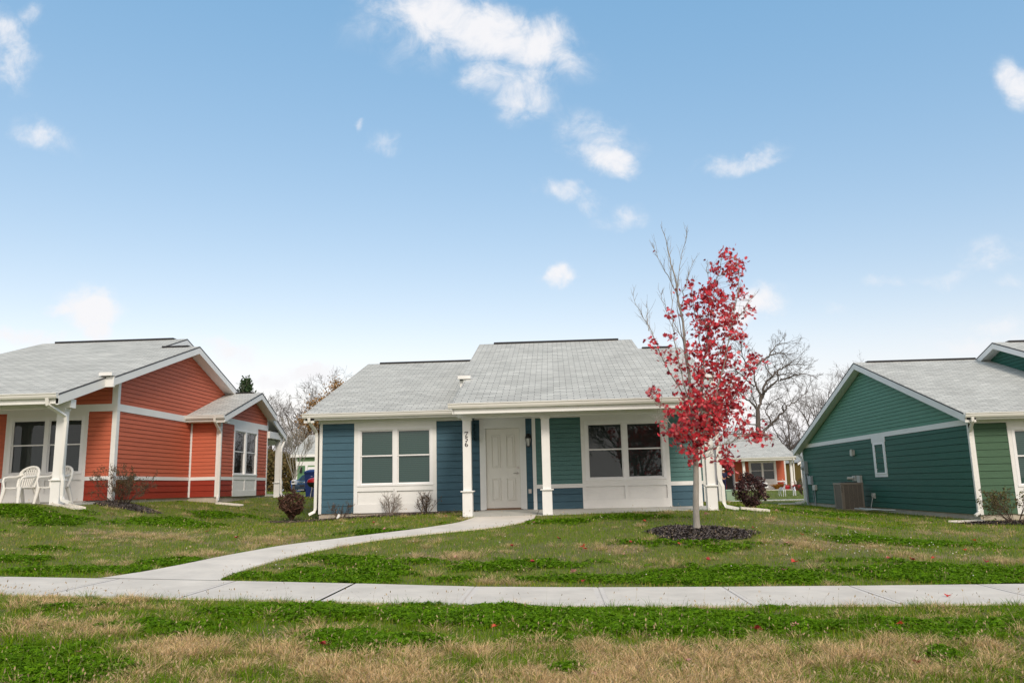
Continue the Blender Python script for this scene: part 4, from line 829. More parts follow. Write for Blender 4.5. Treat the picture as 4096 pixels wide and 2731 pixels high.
BL = [(3.42, 4.33, 0.12, 0.11, 25), (3.55, 4.06, 0.19, 0.19, 60), (3.33, 3.96, 0.17, 0.17, 50), (3.14, 4.01, 0.11, 0.11, 20), (3.56, 3.62, 0.13, 0.17, 45), (2.71, 3.61, 0.12, 0.19, 30), (2.9, 3.49, 0.17, 0.19, 60), (3.13, 3.53, 0.19, 0.25, 110), (3.37, 3.34, 0.17, 0.21, 80), (3.75, 3.29, 0.13, 0.19, 35), (3.39, 3.04, 0.19, 0.21, 70), (2.98, 3.1, 0.25, 0.25, 110), (2.69, 3.24, 0.19, 0.17, 40), (2.26, 3.12, 0.17, 0.13, 15), (3.17, 2.79, 0.25, 0.21, 100), (3.49, 2.65, 0.13, 0.21, 40), (2.86, 2.67, 0.25, 0.21, 90), (2.32, 2.73, 0.21, 0.15, 18), (1.92, 2.68, 0.15, 0.11, 18), (2.64, 2.42, 0.17, 0.17, 40), (3.05, 2.32, 0.29, 0.21, 110), (3.34, 2.31, 0.15, 0.21, 60), (2.18, 2.43, 0.19, 0.13, 22), (2.21, 2.17, 0.25, 0.11, 25), (2.62, 2.08, 0.21, 0.17, 45), (3.02, 1.94, 0.34, 0.25, 170), (3.3, 1.72, 0.21, 0.25, 110), (2.55, 1.66, 0.25, 0.21, 60), (1.92, 1.63, 0.17, 0.12, 28), (2.0, 1.42, 0.13, 0.06, 10), (3.0, 1.56, 0.34, 0.25, 200), (2.78, 1.31, 0.38, 0.25, 230), (3.19, 1.3, 0.25, 0.21, 130), (2.44, 1.24, 0.29, 0.19, 80), (3.5, 1.67, 0.11, 0.15, 30), (3.83, 2.23, 0.15, 0.13, 45), (3.67, 2.02, 0.13, 0.13, 35), (2.55, 0.99, 0.38, 0.19, 180), (2.96, 1.02, 0.34, 0.21, 150), (2.17, 0.91, 0.21, 0.11, 45), (1.93, 1.07, 0.08, 0.08, 12), (3.46, 1.04, 0.11, 0.13, 22), (3.6, 0.83, 0.25, 0.11, 60), (3.8, 0.79, 0.17, 0.08, 30), (4.04, 0.71, 0.08, 0.04, 7), (2.45, 0.7, 0.21, 0.15, 70), (2.74, 0.78, 0.25, 0.17, 90), (2.56, 0.45, 0.19, 0.15, 55), (3.14, 0.68, 0.17, 0.13, 30), (3.15, 0.42, 0.15, 0.17, 55), (3.24, 0.27, 0.08, 0.11, 20), (2.96, 0.46, 0.08, 0.06, 10), (3.9, 0.95, 0.06, 0.04, 5), (2.52, 3.86, 0.05, 0.04, 3), (2.08, 4.42, 0.03, 0.03, 1), (2.44, 3.6, 0.08, 0.08, 5), (3.05, 4.17, 0.03, 0.03, 2), (3.58, 1.27, 0.06, 0.08, 8)]
mt = thing('maple_tree', 'young maple with crimson leaves on its right side and bare twigs at its top left', 'tree', (2.52, 15.1, -.92))
def smoothpoly(P, k=4):
    P = np.array(P, float); n = len(P); t = np.arange(n); q = np.linspace(0, n-1, (n-1)*k+1)
    o = np.stack([np.interp(q, t, P[:, c]) for c in range(3)], 1)
    for _ in range(3): o[1:-1] = (o[:-2]+2*o[1:-1]+o[2:])/4
    return o
rng = np.random.RandomState(11)
tr_ = smoothpoly(LIMBS['trunk'], 5); V, F = tubes([(tr_, np.linspace(.062, .046, len(tr_))+np.r_[.03, .012, np.zeros(len(tr_)-2)], 0)], (12,)); npmesh('trunk', V, F, BARKG, mt, smooth=True)
out = []; limbpts = []; RAD = dict(leader=.032, limbB=.022, limbC=.022, limbD=.015, limbE=.013, limbG=.013, limbH=.014, limbN=.014)
for k_, P in LIMBS.items():
    if k_ == 'trunk': continue
    P = smoothpoly(P, 4); P[1:-1] += rng.normal(0, .012, P[1:-1].shape); r0 = RAD.get(k_, .010); R = np.linspace(r0 if k_ != 'leader' else .040, .0032, len(P)); out.append((P, R, 0)); limbpts += list(zip(P, R))
    # thin side twigs
    bare = k_ in ('leader', 'limbG', 'limbH', 'limbK', 'limbL', 'limbO', 'limbP', 'limbR')
    for j in range(int(len(P)*(1.1 if bare else .9))):
        i = rng.randint(2, len(P)); dd = P[i]-P[i-1]; nd = rot_to(dd, rng.uniform(.35, .75), rng.uniform(0, 6.283)); nd[2] = abs(nd[2])+.25; L = rng.uniform(.12, .42)*(1 if i < len(P)*.8 else .6)
        sub = []; grow(rng, P[i], nd, L, .0042, 3, sub, 3, wob=.10, up=.08, rmin=.0018, seg=4); out += sub
        if rng.rand() < .6:
            q = sub[0][0][2]; s2 = []; grow(rng, q, rot_to(np.array(nd), .5, rng.uniform(0, 6.28)), L*.5, .003, 3, s2, 3, wob=.1, up=.08, rmin=.0016, seg=3); out += s2
LP = np.array([p for p, r in limbpts])
leaves = []; 
for x, z, a, b, n in BL:
    nc = max(1, int(n/4.2))
    for c_ in range(nc):
        th = rng.uniform(0, 6.283); rr_ = math.sqrt(rng.rand())*1.05; dy = rng.normal(0, .22)
        y = 15.1+dy; c0 = np.array([x*(y/15.1)+a*rr_*math.cos(th), y, (z+b*rr_*math.sin(th))*(y/15.1)])
        j = np.argmin(((LP-c0)**2*[1, .8, 1]).sum(1)+np.where(LP[:, 2] > c0[2]-.02, .25, 0)); p0 = LP[j]
        d = c0-p0; L = np.linalg.norm(d)
        if L > .06:
            mid_ = (p0+c0)/2+rng.normal(0, .02, 3)+[0, 0, -.015*L]; out.append(([p0, mid_, c0], [.004, .003, .0018], 3))
        for q in range(max(1, int(round(rng.normal(5.3, 1.4)) if n > 3 else 1))): leaves.append(c0+rng.normal(0, .055, 3)+[0, 0, -.025])
V, F = tubes(out, (7, 5, 4, 3)); npmesh('branches', V, F, BARKG, mt, smooth=True)
leaves = np.array(leaves); n = len(leaves); base = np.array([.74, .06, .08]); cc = base[None]*rng.uniform(.6, 1.3, (n, 1)); pk = rng.rand(n) < .22; cc[pk] = np.array([.80, .22, .22])*rng.uniform(.75, 1.15, (pk.sum(), 1)); dk = rng.rand(n) < .2; cc[dk] = np.array([.26, .012, .03])
leafmesh('leaves', leaves, rng.uniform(.05, .09, n), cc, LEAFM, mt, rng, 'maple', droop=.35)

# ------------------------------------------------------------------ mulch
MULM = mat('shredded_bark_mulch', (.045, .038, .034), .95, attr=True, bump=.4, bscale=40)
def mulch(name, cx, cy, rx, ry, h, seed, chips=2200, col=(.06, .05, .045)):
    rng = np.random.RandomState(seed); V = []; K = 26; Rn = 8
    for i in range(Rn+1):
        for k in range(K):
            a = 2*math.pi*k/K; w = 1+.10*math.sin(3*a+seed)+.06*math.sin(7*a); r = i/Rn*w; x = cx+rx*r*math.cos(a); y = cy+ry*r*math.sin(a)
            V.append((x, y, tz(x, y)+h*(1-(i/Rn)**2)+.004))
    F = [(i*K+k, i*K+(k+1) % K, (i+1)*K+(k+1) % K, (i+1)*K+k) for i in range(Rn) for k in range(K)]
    V = np.array(V); C = np.tile(np.array(col)*.6, (len(V), 1)); F = [np.array(F)]
    a = rng.uniform(0, 2*np.pi, chips); r = np.sqrt(rng.rand(chips)); w = 1+.10*np.sin(3*a+seed)+.06*np.sin(7*a)
    r = r*rng.uniform(.98, 1.05, chips); x = cx+rx*r*w*np.cos(a); y = cy+ry*r*w*np.sin(a); z = terr(x, y)+h*(1-r**2).clip(0)+.012
    th = rng.uniform(0, np.pi, chips); l = rng.uniform(.015, .05, chips); wd = rng.uniform(.005, .011, chips); tl = rng.normal(0, .35, chips)
    dx, dy, dz = np.cos(th)*l, np.sin(th)*l, tl*l; ex, ey = -np.sin(th)*wd, np.cos(th)*wd
    q = np.stack([np.stack([x-dx-ex, y-dy-ey, z-dz], 1), np.stack([x+dx-ex, y+dy-ey, z+dz], 1), np.stack([x+dx+ex, y+dy+ey, z+dz+.006], 1), np.stack([x-dx+ex, y-dy+ey, z-dz+.006], 1)], 1).reshape(-1, 3)
    cc = np.array(col)[None]*rng.uniform(.4, 2.6, (chips, 1)); tan = rng.rand(chips) < .1; cc[tan] = np.array([.25, .19, .12])*rng.uniform(.6, 1.1, (tan.sum(), 1))
    b0 = len(V); V = np.r_[V, q]; C = np.r_[C, np.repeat(cc, 4, 0)]; F.append(b0+np.arange(chips*4).reshape(-1, 4))
    o = npmesh(name, V, np.concatenate(F), MULM, col=C); return tag(o, kind='structure')
mulch('mulch_bed', 2.54, 14.9, .93, .82, .05, 1, 5200)
mulch('mulch_bed', -11.0, 20.1, .88, .55, .07, 2, 2400)
mulch('mulch_bed', -4.8, 20.93, 2.75, .34, .02, 3, 3600, (.07, .055, .045))
mulch('mulch_bed', 11.15, 20.65, 1.2, .7, .03, 4, 3000)

# ------------------------------------------------------------------ grass
GRM = mat('grass_blade', (.1, .12, .03), .8, attr=True, trans=.22, spec=.06)
def blades(name, n, xr, yr, zone, h, w, tilt, colf, seed, heads=0, label=None, pw=1.0, hm=None, clump=0):
    rng = np.random.RandomState(seed); X = []; Yv = []; tot = 0
    while tot < n:
        m = n*3; y = yr[0]*(yr[1]/yr[0])**(rng.rand(m)**pw); x = (rng.rand(m)*2-1)*(y*.72+1.2)-y*.045
        x = np.clip(x, xr[0], xr[1]); k = (x > xr[0]) & (x < xr[1]) & free(x, y, .02)
        c, s = zones(x, y); p = zone(c, s, x, y); k &= rng.rand(m) < p; X.append(x[k]); Yv.append(y[k]); tot += k.sum()
        if m*len(X) > n*60: break
    x = np.concatenate(X)[:n]; y = np.concatenate(Yv)[:n]; n = len(x); ox = oy = 0
    if clump:
        ci = rng.randint(0, n//clump, n); ox = rng.normal(0, .05, n)*(1+.02*y); oy = rng.normal(0, .05, n)*(1+.02*y); x = x[ci]+ox; y = y[ci]+oy
        k = free(x, y, .0); x, y, ox, oy, ci = x[k], y[k], ox[k], oy[k], ci[k]; n = len(x)
    c, s = zones(x, y); z = terr(x, y)-.005
    L = h(rng, n, c, s)*(1+.006*(y-8).clip(0)); Wd = w*(.7+.6*rng.rand(n))*(1+.055*(y-7).clip(0))
    if hm is not None: L = L*hm(x, y)
    wind = .9; th = rng.uniform(0, 2*np.pi, n); tl = np.abs(rng.normal(0, tilt, n)); dx, dy = np.cos(th)*tl+.12*tilt, np.sin(th)*tl
    if clump:
        rr0 = np.random.RandomState(seed+500).rand(200000)[ci % 200000]; L = L*(.55+.9*rr0); dx = dx*.55+ox*15*tilt; dy = dy*.55+oy*15*tilt
    nx, ny = -np.sin(th+rng.normal(0, .9, n)), np.cos(th)
    nn = np.hypot(nx, ny)+1e-6; nx /= nn; ny /= nn
    P0 = np.stack([x, y, z], 1); D = np.stack([dx, dy, np.ones(n)], 1); D /= np.linalg.norm(D, axis=1)[:, None]
    D2 = np.stack([dx*2.4, dy*2.4, np.ones(n)*.75], 1); D2 /= np.linalg.norm(D2, axis=1)[:, None]
    P1 = P0+D*(L*.55)[:, None]; P2 = P1+D2*(L*.45)[:, None]; Nv = np.stack([nx, ny, np.zeros(n)], 1)
    V = np.stack([P0-Nv*Wd[:, None]*.5, P0+Nv*Wd[:, None]*.5, P1+Nv*Wd[:, None]*.38, P1-Nv*Wd[:, None]*.38, P2+Nv*Wd[:, None]*.06, P2-Nv*Wd[:, None]*.06], 1).reshape(-1, 3)
    b = np.arange(n)[:, None]*6; F = np.concatenate([b+[0, 1, 2, 3], b+[3, 2, 4, 5]])
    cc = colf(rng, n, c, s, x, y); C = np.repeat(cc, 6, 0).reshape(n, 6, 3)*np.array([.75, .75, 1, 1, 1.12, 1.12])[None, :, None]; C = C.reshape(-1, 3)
    if heads:
        k = np.where(rng.rand(n) < heads)[0]; m = len(k); hl = rng.uniform(.018, .035, m)*(1+.03*(y[k]-7).clip(0)); hw = hl*.22
        q0 = P2[k]; q2 = q0+D2[k]*hl[:, None]; qm = (q0+q2)/2; N2 = Nv[k]
        VH = np.stack([q0, qm+N2*hw[:, None], q2, qm-N2*hw[:, None]], 1).reshape(-1, 3); F = np.concatenate([F, len(V)+np.arange(m*4).reshape(-1, 4)]); V = np.r_[V, VH]
        C = np.r_[C, np.repeat(np.array([[.52, .38, .22]])*rng.uniform(.7, 1.1, (m, 1)), 4, 0)]
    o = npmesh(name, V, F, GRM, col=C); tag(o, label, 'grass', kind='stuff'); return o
def mixc_(rng, n, A, B, j=.25):
    t = rng.rand(n, 1); return (np.array(A)*(1-t)+np.array(B)*t)*rng.uniform(1-j, 1+j, (n, 1))
# short mown lawn
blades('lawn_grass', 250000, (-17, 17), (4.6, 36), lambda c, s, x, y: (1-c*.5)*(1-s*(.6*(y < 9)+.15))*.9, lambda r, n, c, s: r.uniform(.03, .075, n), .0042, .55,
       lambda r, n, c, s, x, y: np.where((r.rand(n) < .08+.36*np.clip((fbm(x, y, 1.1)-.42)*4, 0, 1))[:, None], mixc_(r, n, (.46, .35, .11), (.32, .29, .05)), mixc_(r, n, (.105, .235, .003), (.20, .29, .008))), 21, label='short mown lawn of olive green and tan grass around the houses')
blades('lawn_grass', 60000, (-30, 30), (34, 72), lambda c, s, x, y: (x/y < -.1)*(y < 62)+(x/y > .1)*(y < 66.)*1., lambda r, n, c, s: r.uniform(.03, .06, n), .006, .6,
       lambda r, n, c, s, x, y: mixc_(r, n, (.10, .20, .02), (.22, .25, .05)), 20, label='far lawn between the background houses')
# straw coloured dry tufts
def tuft(x, y): return .55+.9*np.clip((fbm(x*1.0, y*1.0, 3.2, 2)-.35)*2.2, 0, 1)
blades('dry_grass', 190000, (-12, 12), (4.5, 8.9), lambda c, s, x, y: s*.95+.05*(1-c), lambda r, n, c, s: r.uniform(.035, .115, n), .0030, 1.0,
       lambda r, n, c, s, x, y: np.where((r.rand(n) < .24)[:, None], mixc_(r, n, (.40, .26, .12), (.28, .18, .09)), np.where((r.rand(n) < .16)[:, None], mixc_(r, n, (.12, .2, .02), (.22, .27, .04)), mixc_(r, n, (.90, .66, .36), (.68, .46, .23), .3))), 22, heads=.05, label='tan dry grass tufts on the verge in front of the pavement', clump=130)
blades('dry_grass', 42000, (-15, 17), (10.5, 34), lambda c, s, x, y: (s*.55+.03*(1-c))*np.clip((fbm(x, y, 3.0, 2)-.42)*6, .05, 1), lambda r, n, c, s: r.uniform(.04, .11, n), .0032, .8,
       lambda r, n, c, s, x, y: mixc_(r, n, (.66, .50, .28), (.48, .37, .18), .3), 23, heads=.05, label='scattered tan dry grass tufts across the lawn behind the pavement', clump=90)
# greener taller grass near the street
blades('verge_grass', 70000, (-12, 12), (4.5, 8.9), lambda c, s, x, y: (1-s*.8)*(.35+.5*c), lambda r, n, c, s: r.uniform(.04, .11, n), .0038, .5,
       lambda r, n, c, s, x, y: mixc_(r, n, (.08, .19, .006), (.16, .26, .012)), 24, label='green tufted grass on the verge between pavement and street', clump=40)
# seed stalks
blades('seed_stalks', 3200, (-12, 12), (4.6, 8.86), lambda c, s, x, y: .3+.7*np.clip(1-c, 0, 1), lambda r, n, c, s: r.uniform(.10, .22, n), .0022, .42,
       lambda r, n, c, s, x, y: mixc_(r, n, (.42, .34, .17), (.30, .27, .12)), 25, heads=1.0, label='thin seed stalks standing above the verge grass')
blades('seed_stalks', 2600, (-14, 14), (10.5, 22), lambda c, s, x, y: .35+.6*s, lambda r, n, c, s: r.uniform(.08, .18, n), .0022, .35,
       lambda r, n, c, s, x, y: mixc_(r, n, (.40, .33, .17), (.30, .27, .12)), 26, heads=1.0, label='thin seed stalks standing in the lawn behind the pavement')
# clover leaves
def clover(name, n, yr, seed, label):
    rng = np.random.RandomState(seed); X = []; Yv = []; tot = 0
    for _ in range(30):
        m = n*2; y = yr[0]*(yr[1]/yr[0])**rng.rand(m); x = (rng.rand(m)*2-1)*(y*.72+1.2)-y*.045; k = (np.abs(x) < 16) & (free(x, y+.0, .05)); c, s = zones(x, y); k &= rng.rand(m) < np.clip(c*1.1-.08, 0, 1)
        # clover spills over the near pavement edge
        X.append(x[k]); Yv.append(y[k]); tot += k.sum()
        if tot > n: break
    x = np.concatenate(X)[:n]; y = np.concatenate(Yv)[:n]; n = len(x); c, s = zones(x, y)
    hh = .022+(.055 if yr[0] < 9 else .036)*np.clip(c-.15, 0, 1)*(.6+.8*fbm(x, y, 4., 2)); z = terr(x, y)+hh*rng.uniform(.45, 1.0, n)
    sz_ = rng.uniform(.010, .019, n)*(1+.05*(y-7).clip(0)); ph = rng.uniform(0, 6.283, n); V = []; tilt = rng.normal(0, .35, (n, 2))
    for k in range(3):
        a = ph+k*2.094; ux, uy = np.cos(a), np.sin(a); vx, vy = -uy, ux
        for (p, q) in ((.05, 0), (.6, .55), (1.15, 0), (.6, -.55)):
            dx, dy = (ux*p+vx*q)*sz_, (uy*p+vy*q)*sz_; V.append(np.stack([x+dx, y+dy, z+dx*tilt[:, 0]+dy*tilt[:, 1]-p*sz_*.15], 1))
    V = np.stack(V, 1).reshape(-1, 3); F = np.arange(n*12).reshape(-1, 4)
    cc = mixc_(rng, n, (.07, .165, .004), (.135, .26, .007), .3); cc[rng.rand(n) < .05] = (.2, .30, .04)
    o = npmesh(name, V, F, GRM, col=np.repeat(cc, 12, 0)); return tag(o, label, 'clover', kind='stuff')
clover('clover', 90000, (4.6, 8.95), 31, 'dark green clover patches on the verge in front of the pavement')
clover('clover', 90000, (10.45, 24), 32, 'dark green clover patches in the lawn behind the pavement')
# clover flowers
rng = np.random.RandomState(40); mb = MB()
for k in range(90):
    if k < 55: x, y = rng.uniform(3.2, 6.5), rng.uniform(12.8, 15.8)
    else: x, y = rng.uniform(-10, 8), rng.uniform(11, 18)
    if not free(np.array([x]), np.array([y]))[0]: continue
    mb.lathe((x, y, tz(x, y)+.05), [(.003, -.006), (.008, 0), (.007, .007), (.002, .010)], 6)
o = mb.build('clover_flowers', mat('clover_flower_white', (.7, .68, .6), .7)); tag(o, 'tiny white clover flowers dotted over the lawn', 'flowers', kind='stuff')

# ------------------------------------------------------------------ fallen leaves, each its own object
LP_ = [(-.78, 13.75, 0), (.4, 13.6, 1), (.42, 13.4, 1), (.0, 14.4, 0), (1.2, 13.9, 0), (2.0, 13.7, 1), (3.6, 15.4, 0), (4.3, 14.8, 1), (5.6, 15.2, 2), (4.1, 13.2, 2), (4.9, 12.6, 0), (5.6, 12.7, 1), (5.2, 12.5, 0), (3.8, 13.9, 2), (6.6, 13.8, 1), (6.2, 12.4, 0), (3.1, 11.6, 2), (.2, 11.6, 2), (-.4, 12.3, 0), (.3, 10.9, 0), (-1.6, 12.8, 2), (-3.4, 15.9, 2), (-7.2, 16.5, 0), (-6.1, 15.3, 0), (-4.6, 18.2, 2), (-4.0, 17.7, 0), (-2.6, 18.9, 1), (2.2, 12.4, 0), (1.0, 12.9, 2), (3.1, 17.3, 2), (4.4, 17.0, 0), (5.0, 19.0, 2), (6.1, 18.2, 0), (1.7, 16.3, 1), (-.5, 16.6, 2), (4.25, 9.4, 1), (3.0, 7.6, 1), (2.05, 7.5, 2), (1.7, 7.4, 0), (-.35, 7.9, 2), (-.6, 7.5, 1), (.85, 6.9, 0), (-1.9, 6.6, 0), (.9, 6.2, 2), (-1.45, 8.4, 2), (2.5, 6.1, 0), (-3.6, 6.1, 2), (.2, 5.8, 2), (7.6, 15.5, 1), (3.4, 12.2, 1)]
lc = [(.30, .02, .02), (.55, .05, .03), (.60, .28, .25)]
LM = [mat('fallen_leaf_'+n, c, .6, noise=.2, nscale=60) for n, c in zip(('dark_red', 'bright_red', 'faded_pink'), lc)]
q = [(0, -.55), (.12, -.18), (.42, -.42), (.34, -.12), (.62, -.02), (.40, .12), (.46, .36), (.2, .26), (0, .62)]; q = q+[(-x, y) for x, y in q[-2:0:-1]]
def leafproto(m, seed):
    r = np.random.RandomState(seed); b = MB(); s = .05; b.add([(x*s*2, y*s*2, .014+abs(x)*s*1.2+r.uniform(-.006, .01)) for x, y in q]+[(0, 0, .006)], [(i, (i+1) % 16, 16) for i in range(16)]); 
    b.tube([(0, -.05, .012), (.01, -.1, .02)], .0018, 4); return b
PR_ = {}
WORDS = ['dark red maple leaf fallen on the lawn or verge', 'bright red maple leaf fallen on the lawn or verge', 'faded pink maple leaf fallen on the lawn or verge']
GRP = ['dark red fallen leaves', 'bright red fallen leaves', 'faded pink fallen leaves']
def _reg(x, y):
    if y < 8.9: return 'verge before the pavement'
    if y < 10.5: return 'pavement'
    if x < -2.2: return 'lawn by the curved path'
    if x < 2.4: return 'lawn between path and maple'
    return 'lawn right of the maple' if y > 13.4 else 'lawn edge along the right pavement'
_ORD = ['leftmost', 'second from the left', 'third from the left', 'fourth from the left', 'fifth from the left', 'sixth from the left', 'seventh from the left', 'eighth from the left']
_cls = {}
for i, (x, y, c) in enumerate(LP_): _cls.setdefault((_reg(x, y), c), []).append((x/y, i))
_lab = {}
for (rg, c), L_ in _cls.items():
    for k, (_, i) in enumerate(sorted(L_)): _lab[i] = ('dark red', 'bright red', 'faded pink')[c]+' leaf on the '+rg+(', '+_ORD[k] if len(L_) > 1 else '')
rng = np.random.RandomState(50)
for i, (x, y, c) in enumerate(LP_):
    if c not in PR_: o = leafproto(LM[c], c).build('fallen_leaf', LM[c]); PR_[c] = o
    else: o = PR_[c].copy(); COL.objects.link(o)
    o.location = (x, y, tz(x, y)+(.03 if y < 8.87 or y > 10.48 else .02)); o.rotation_euler = (rng.uniform(-.5, .5), rng.uniform(-.4, .4), rng.uniform(0, 6.28)); s = rng.uniform(.55, 1.0)*(.95 if y > 10 else .8); o.scale = (s, s, s)
    tag(o, _lab[i], 'leaf', GRP[c])

# ------------------------------------------------------------------ shrubs
def shrub(label, x, y, h, w, nst, seed, leafn, lsize, lcol, bark, twiglev=2, shape='oval', group=None, name='shrub', base=None, upright=.5, rmin=.0025, jit=.03, r0=.009):
    z = tz(x, y) if base is None else base; root = thing(name, label, 'shrub', (x, y, z), group); rng = np.random.RandomState(seed); out = []
    for k in range(nst):
        a = rng.uniform(0, 6.283); sp = rng.uniform(.1, 1)*w/h*upright*1.6; d = np.array([math.cos(a)*sp, math.sin(a)*sp, 1]); 
        grow(rng, (x+.06*math.cos(a)*w, y+.06*math.sin(a)*w, z-.03), d, h*rng.uniform(.6, .95), r0, 1, out, 1+twiglev, nkid=(3, 6), ang=(.35, .8), shrink=.5, wob=.10, up=.03, rmin=rmin, seg=4)
    V, F = tubes(out, (5, 4, 3, 3)); npmesh('stems', V, F, bark, root, smooth=True)
    if leafn:
        pts = np.concatenate([np.array(P)[1:] for P, R, l in out if l >= 2]); pts = pts[rng.randint(0, len(pts), leafn)]+rng.normal(0, jit, (leafn, 3)); pts[:, 2] = np.maximum(pts[:, 2], z+.02)
        cc = mixc_(rng, leafn, *lcol, .3); leafmesh('leaves', pts, rng.uniform(lsize*.7, lsize*1.3, leafn), cc, LEAFD, root, rng, shape)
    return root
TW = mat('shrub_twig', (.10, .07, .05), .9); TWG = mat('grey_shrub_twig', (.24, .20, .17), .9)
shrub('spreading shrub with small olive brown leaves in front of the red house', -11.05, 20.15, 1.02, 1.25, 26, 61, 2600, .034, ((.075, .075, .03), (.16, .09, .045)), TW, upright=.75, jit=.02)
def ball_shrub(label, x, y, w, h, seed, n, lcol, lsize=.06):
    z = tz(x, y); root = thing('shrub', label, 'shrub', (x, y, z)); rng = np.random.RandomState(seed); out = []
    for k in range(16):
        a = rng.uniform(0, 6.283); d = np.array([math.cos(a)*.5, math.sin(a)*.5, 1.]); grow(rng, (x, y, z-.02), d, h*.75, .010, 1, out, 2, nkid=(3, 5), wob=.12, rmin=.003, seg=4)
    V, F = tubes(out, (5, 4, 3)); npmesh('stems', V, F, TW, root)
    d = rng.normal(size=(n, 3)); d /= np.linalg.norm(d, axis=1)[:, None]; r = rng.uniform(.45, 1.06, n)**.6*(1+.22*np.sin(d[:, 0]*5+seed)*np.cos(d[:, 2]*4+d[:, 1]*3))
    P = np.stack([x+d[:, 0]*r*w/2, y+d[:, 1]*r*w/2, z+h*.56+d[:, 2]*r*h*.46], 1); P[:, :2] = np.array([x, y])+(P[:, :2]-[x, y])*np.clip(.45+(P[:, 2:3]-z)/h*1.3, .4, 1); 
    k = vn3(P*6.5) > .36; P = P[k]
    leafmesh('leaves', P, rng.uniform(lsize*.7, lsize*1.25, len(P)), mixc_(rng, len(P), *lcol, .35), LEAFD, root, rng, 'oval', droop=.3); return root
def vn3(P): return (vnoise(P[:, 0]+P[:, 2]*.7, P[:, 1]+P[:, 2])+vnoise(P[:, 0]*1.1+9, P[:, 2]*1.3+P[:, 1]*.5))/2
ball_shrub('rounded dark burgundy brown bush beside the left corner of the blue house', -7.02, 21.3, .66, .78, 62, 2600, ((.07, .035, .025), (.13, .06, .035)))
ball_shrub('rounded purple black bush on the lawn right of the blue house', 4.93, 21.0, .80, .96, 63, 3000, ((.045, .022, .025), (.085, .035, .032)))
shrub('thin dark leafless shrub in front of the blue siding left of the window', -5.62, 20.95, .5, .6, 12, 64, 20, .03, ((.2, .08, .06), (.3, .2, .1)), TW, upright=.6)
shrub('pale bare twiggy shrub under the middle of the front window', -4.36, 20.95, .64, .72, 15, 65, 14, .045, ((.3, .25, .15), (.4, .3, .2)), TWG, upright=.55)
shrub('twiggy shrub with a few withered brown leaves right of the front window', -3.42, 20.98, .62, .62, 15, 66, 170, .035, ((.14, .085, .05), (.22, .14, .08)), TW, upright=.6)
shrub('loose leafy shrub with reddish green leaves in front of the green house', 11.05, 20.45, .98, 1.15, 22, 67, 1300, .05, ((.09, .13, .03), (.15, .10, .035)), TW, upright=.75, jit=.02)
t = MB(); t.box(-5.66, -5.60, 20.72, 20.725, -.74, -.62); t.xf(Matrix.Translation((-5.63, 20.72, -.70)) @ Matrix.Rotation(.5, 4, 'Y') @ Matrix.Translation((5.63, -20.72, .70))); o = t.build('plant_tag', VINYL); tag(o, 'small white plant tag stuck in the mulch before the blue house', 'plant tag')

# ------------------------------------------------------------------ splash blocks
SPL = mat('weathered_white_plastic', (.68, .64, .56), .6, noise=.25, nscale=12)
def splash(label, x, y, ang, L=.75):
    z = tz(x, y)+.0
    m = MB(); w = .14; 
    m.box(0, L, -w, w, 0, .02); m.box(0, L, -w-.02, -w, 0, .055); m.box(0, L, w, w+.02, 0, .055); m.box(-.02, 0, -w-.02, w+.02, 0, .065)
    for k in range(3): m.box(.1, L-.02, -.08+.07*k, -.06+.07*k, .02, .035)
    sl = (tz(x+math.cos(ang)*L, y+math.sin(ang)*L)-tz(x, y))/L
    m.xf(Matrix.Translation((x, y, z)) @ Matrix.Rotation(ang, 4, 'Z') @ Matrix.Rotation(-math.atan(sl), 4, 'Y')); o = m.build('splash_block', SPL, bevel=.006); return tag(o, label, 'splash block', 'splash blocks under downspouts')
splash('dirty white splash block below the porch downspout of the red house', -11.75, 18.55, -.35, .8)
splash('white splash block by the side wing downspout of the red house', -10.45, 24.6, .05)
splash('white splash block right of the blue house porch', 4.12, 18.6, -.12, .6)
splash('white splash block at the front corner of the green house', 10.6, 21.25, 3.45, .8)
splash('white splash block at the far corner of the green house', 10.75, 36.9, 3.2, .9)
# green house back-corner downspout is part of the house
downspout(hg, [(XG-.3, 36.75, 1.25), (XG-.26, 36.65, 1.15), (XG-.06, 36.42, .9), (XG-.05, 36.4, .75), (XG-.05, 36.4, -.95), (XG-.1, 36.45, -1.02), (XG-.45, 36.5, -1.06)], w=.045)

# ------------------------------------------------------------------ air conditioner
ac = thing('air_conditioner', 'tan louvred air conditioning condenser standing beside the green house wall', 'air conditioner', (10.1, 29.2, -1.17))
TAN = mat('tan_sheet_metal', (.27, .22, .175), .5, noise=.08, nscale=4); COIL = mat('dark_coil', (.02, .018, .017), .7)
x0, x1, y0, y1, z0, z1 = 9.86, 10.62, 28.85, 29.61, -1.12, -.19
m = MB(); m.box(x0+.03, x1-.03, y0+.03, y1-.03, z0+.05, z1-.05); m.build('coil', COIL, ac)
m = MB(); m.box(x0, x1, y0, y1, z0, z0+.06); m.box(x0-.01, x1+.01, y0-.01, y1+.01, z1-.07, z1)
for a, b in ((x0, y0), (x1-.05, y0), (x0, y1-.05), (x1-.05, y1-.05)): m.box(a, a+.05, b, b+.05, z0+.06, z1-.07)
m.box(x0+.052, x0+.10, y0-.002, y0+.02, z0+.06, z1-.07)
for k in range(1, 4): 
    xx = x0+.1+(x1-x0-.15)*k/4; m.box(xx-.004, xx+.004, y0-.001, y0+.02, z0+.06, z1-.07)
cab_ = m.build('cabinet', TAN, ac, bevel=.004)
m = MB(); zz = z0+.08; 
while zz < z1-.09: 
    m.box(x0+.05, x1-.05, y0+.002, y0+.022, zz, zz+.02); m.box(x0+.002, x0+.022, y0+.05, y1-.05, zz, zz+.02); zz += .034
m.build('louvres', TAN, ac)
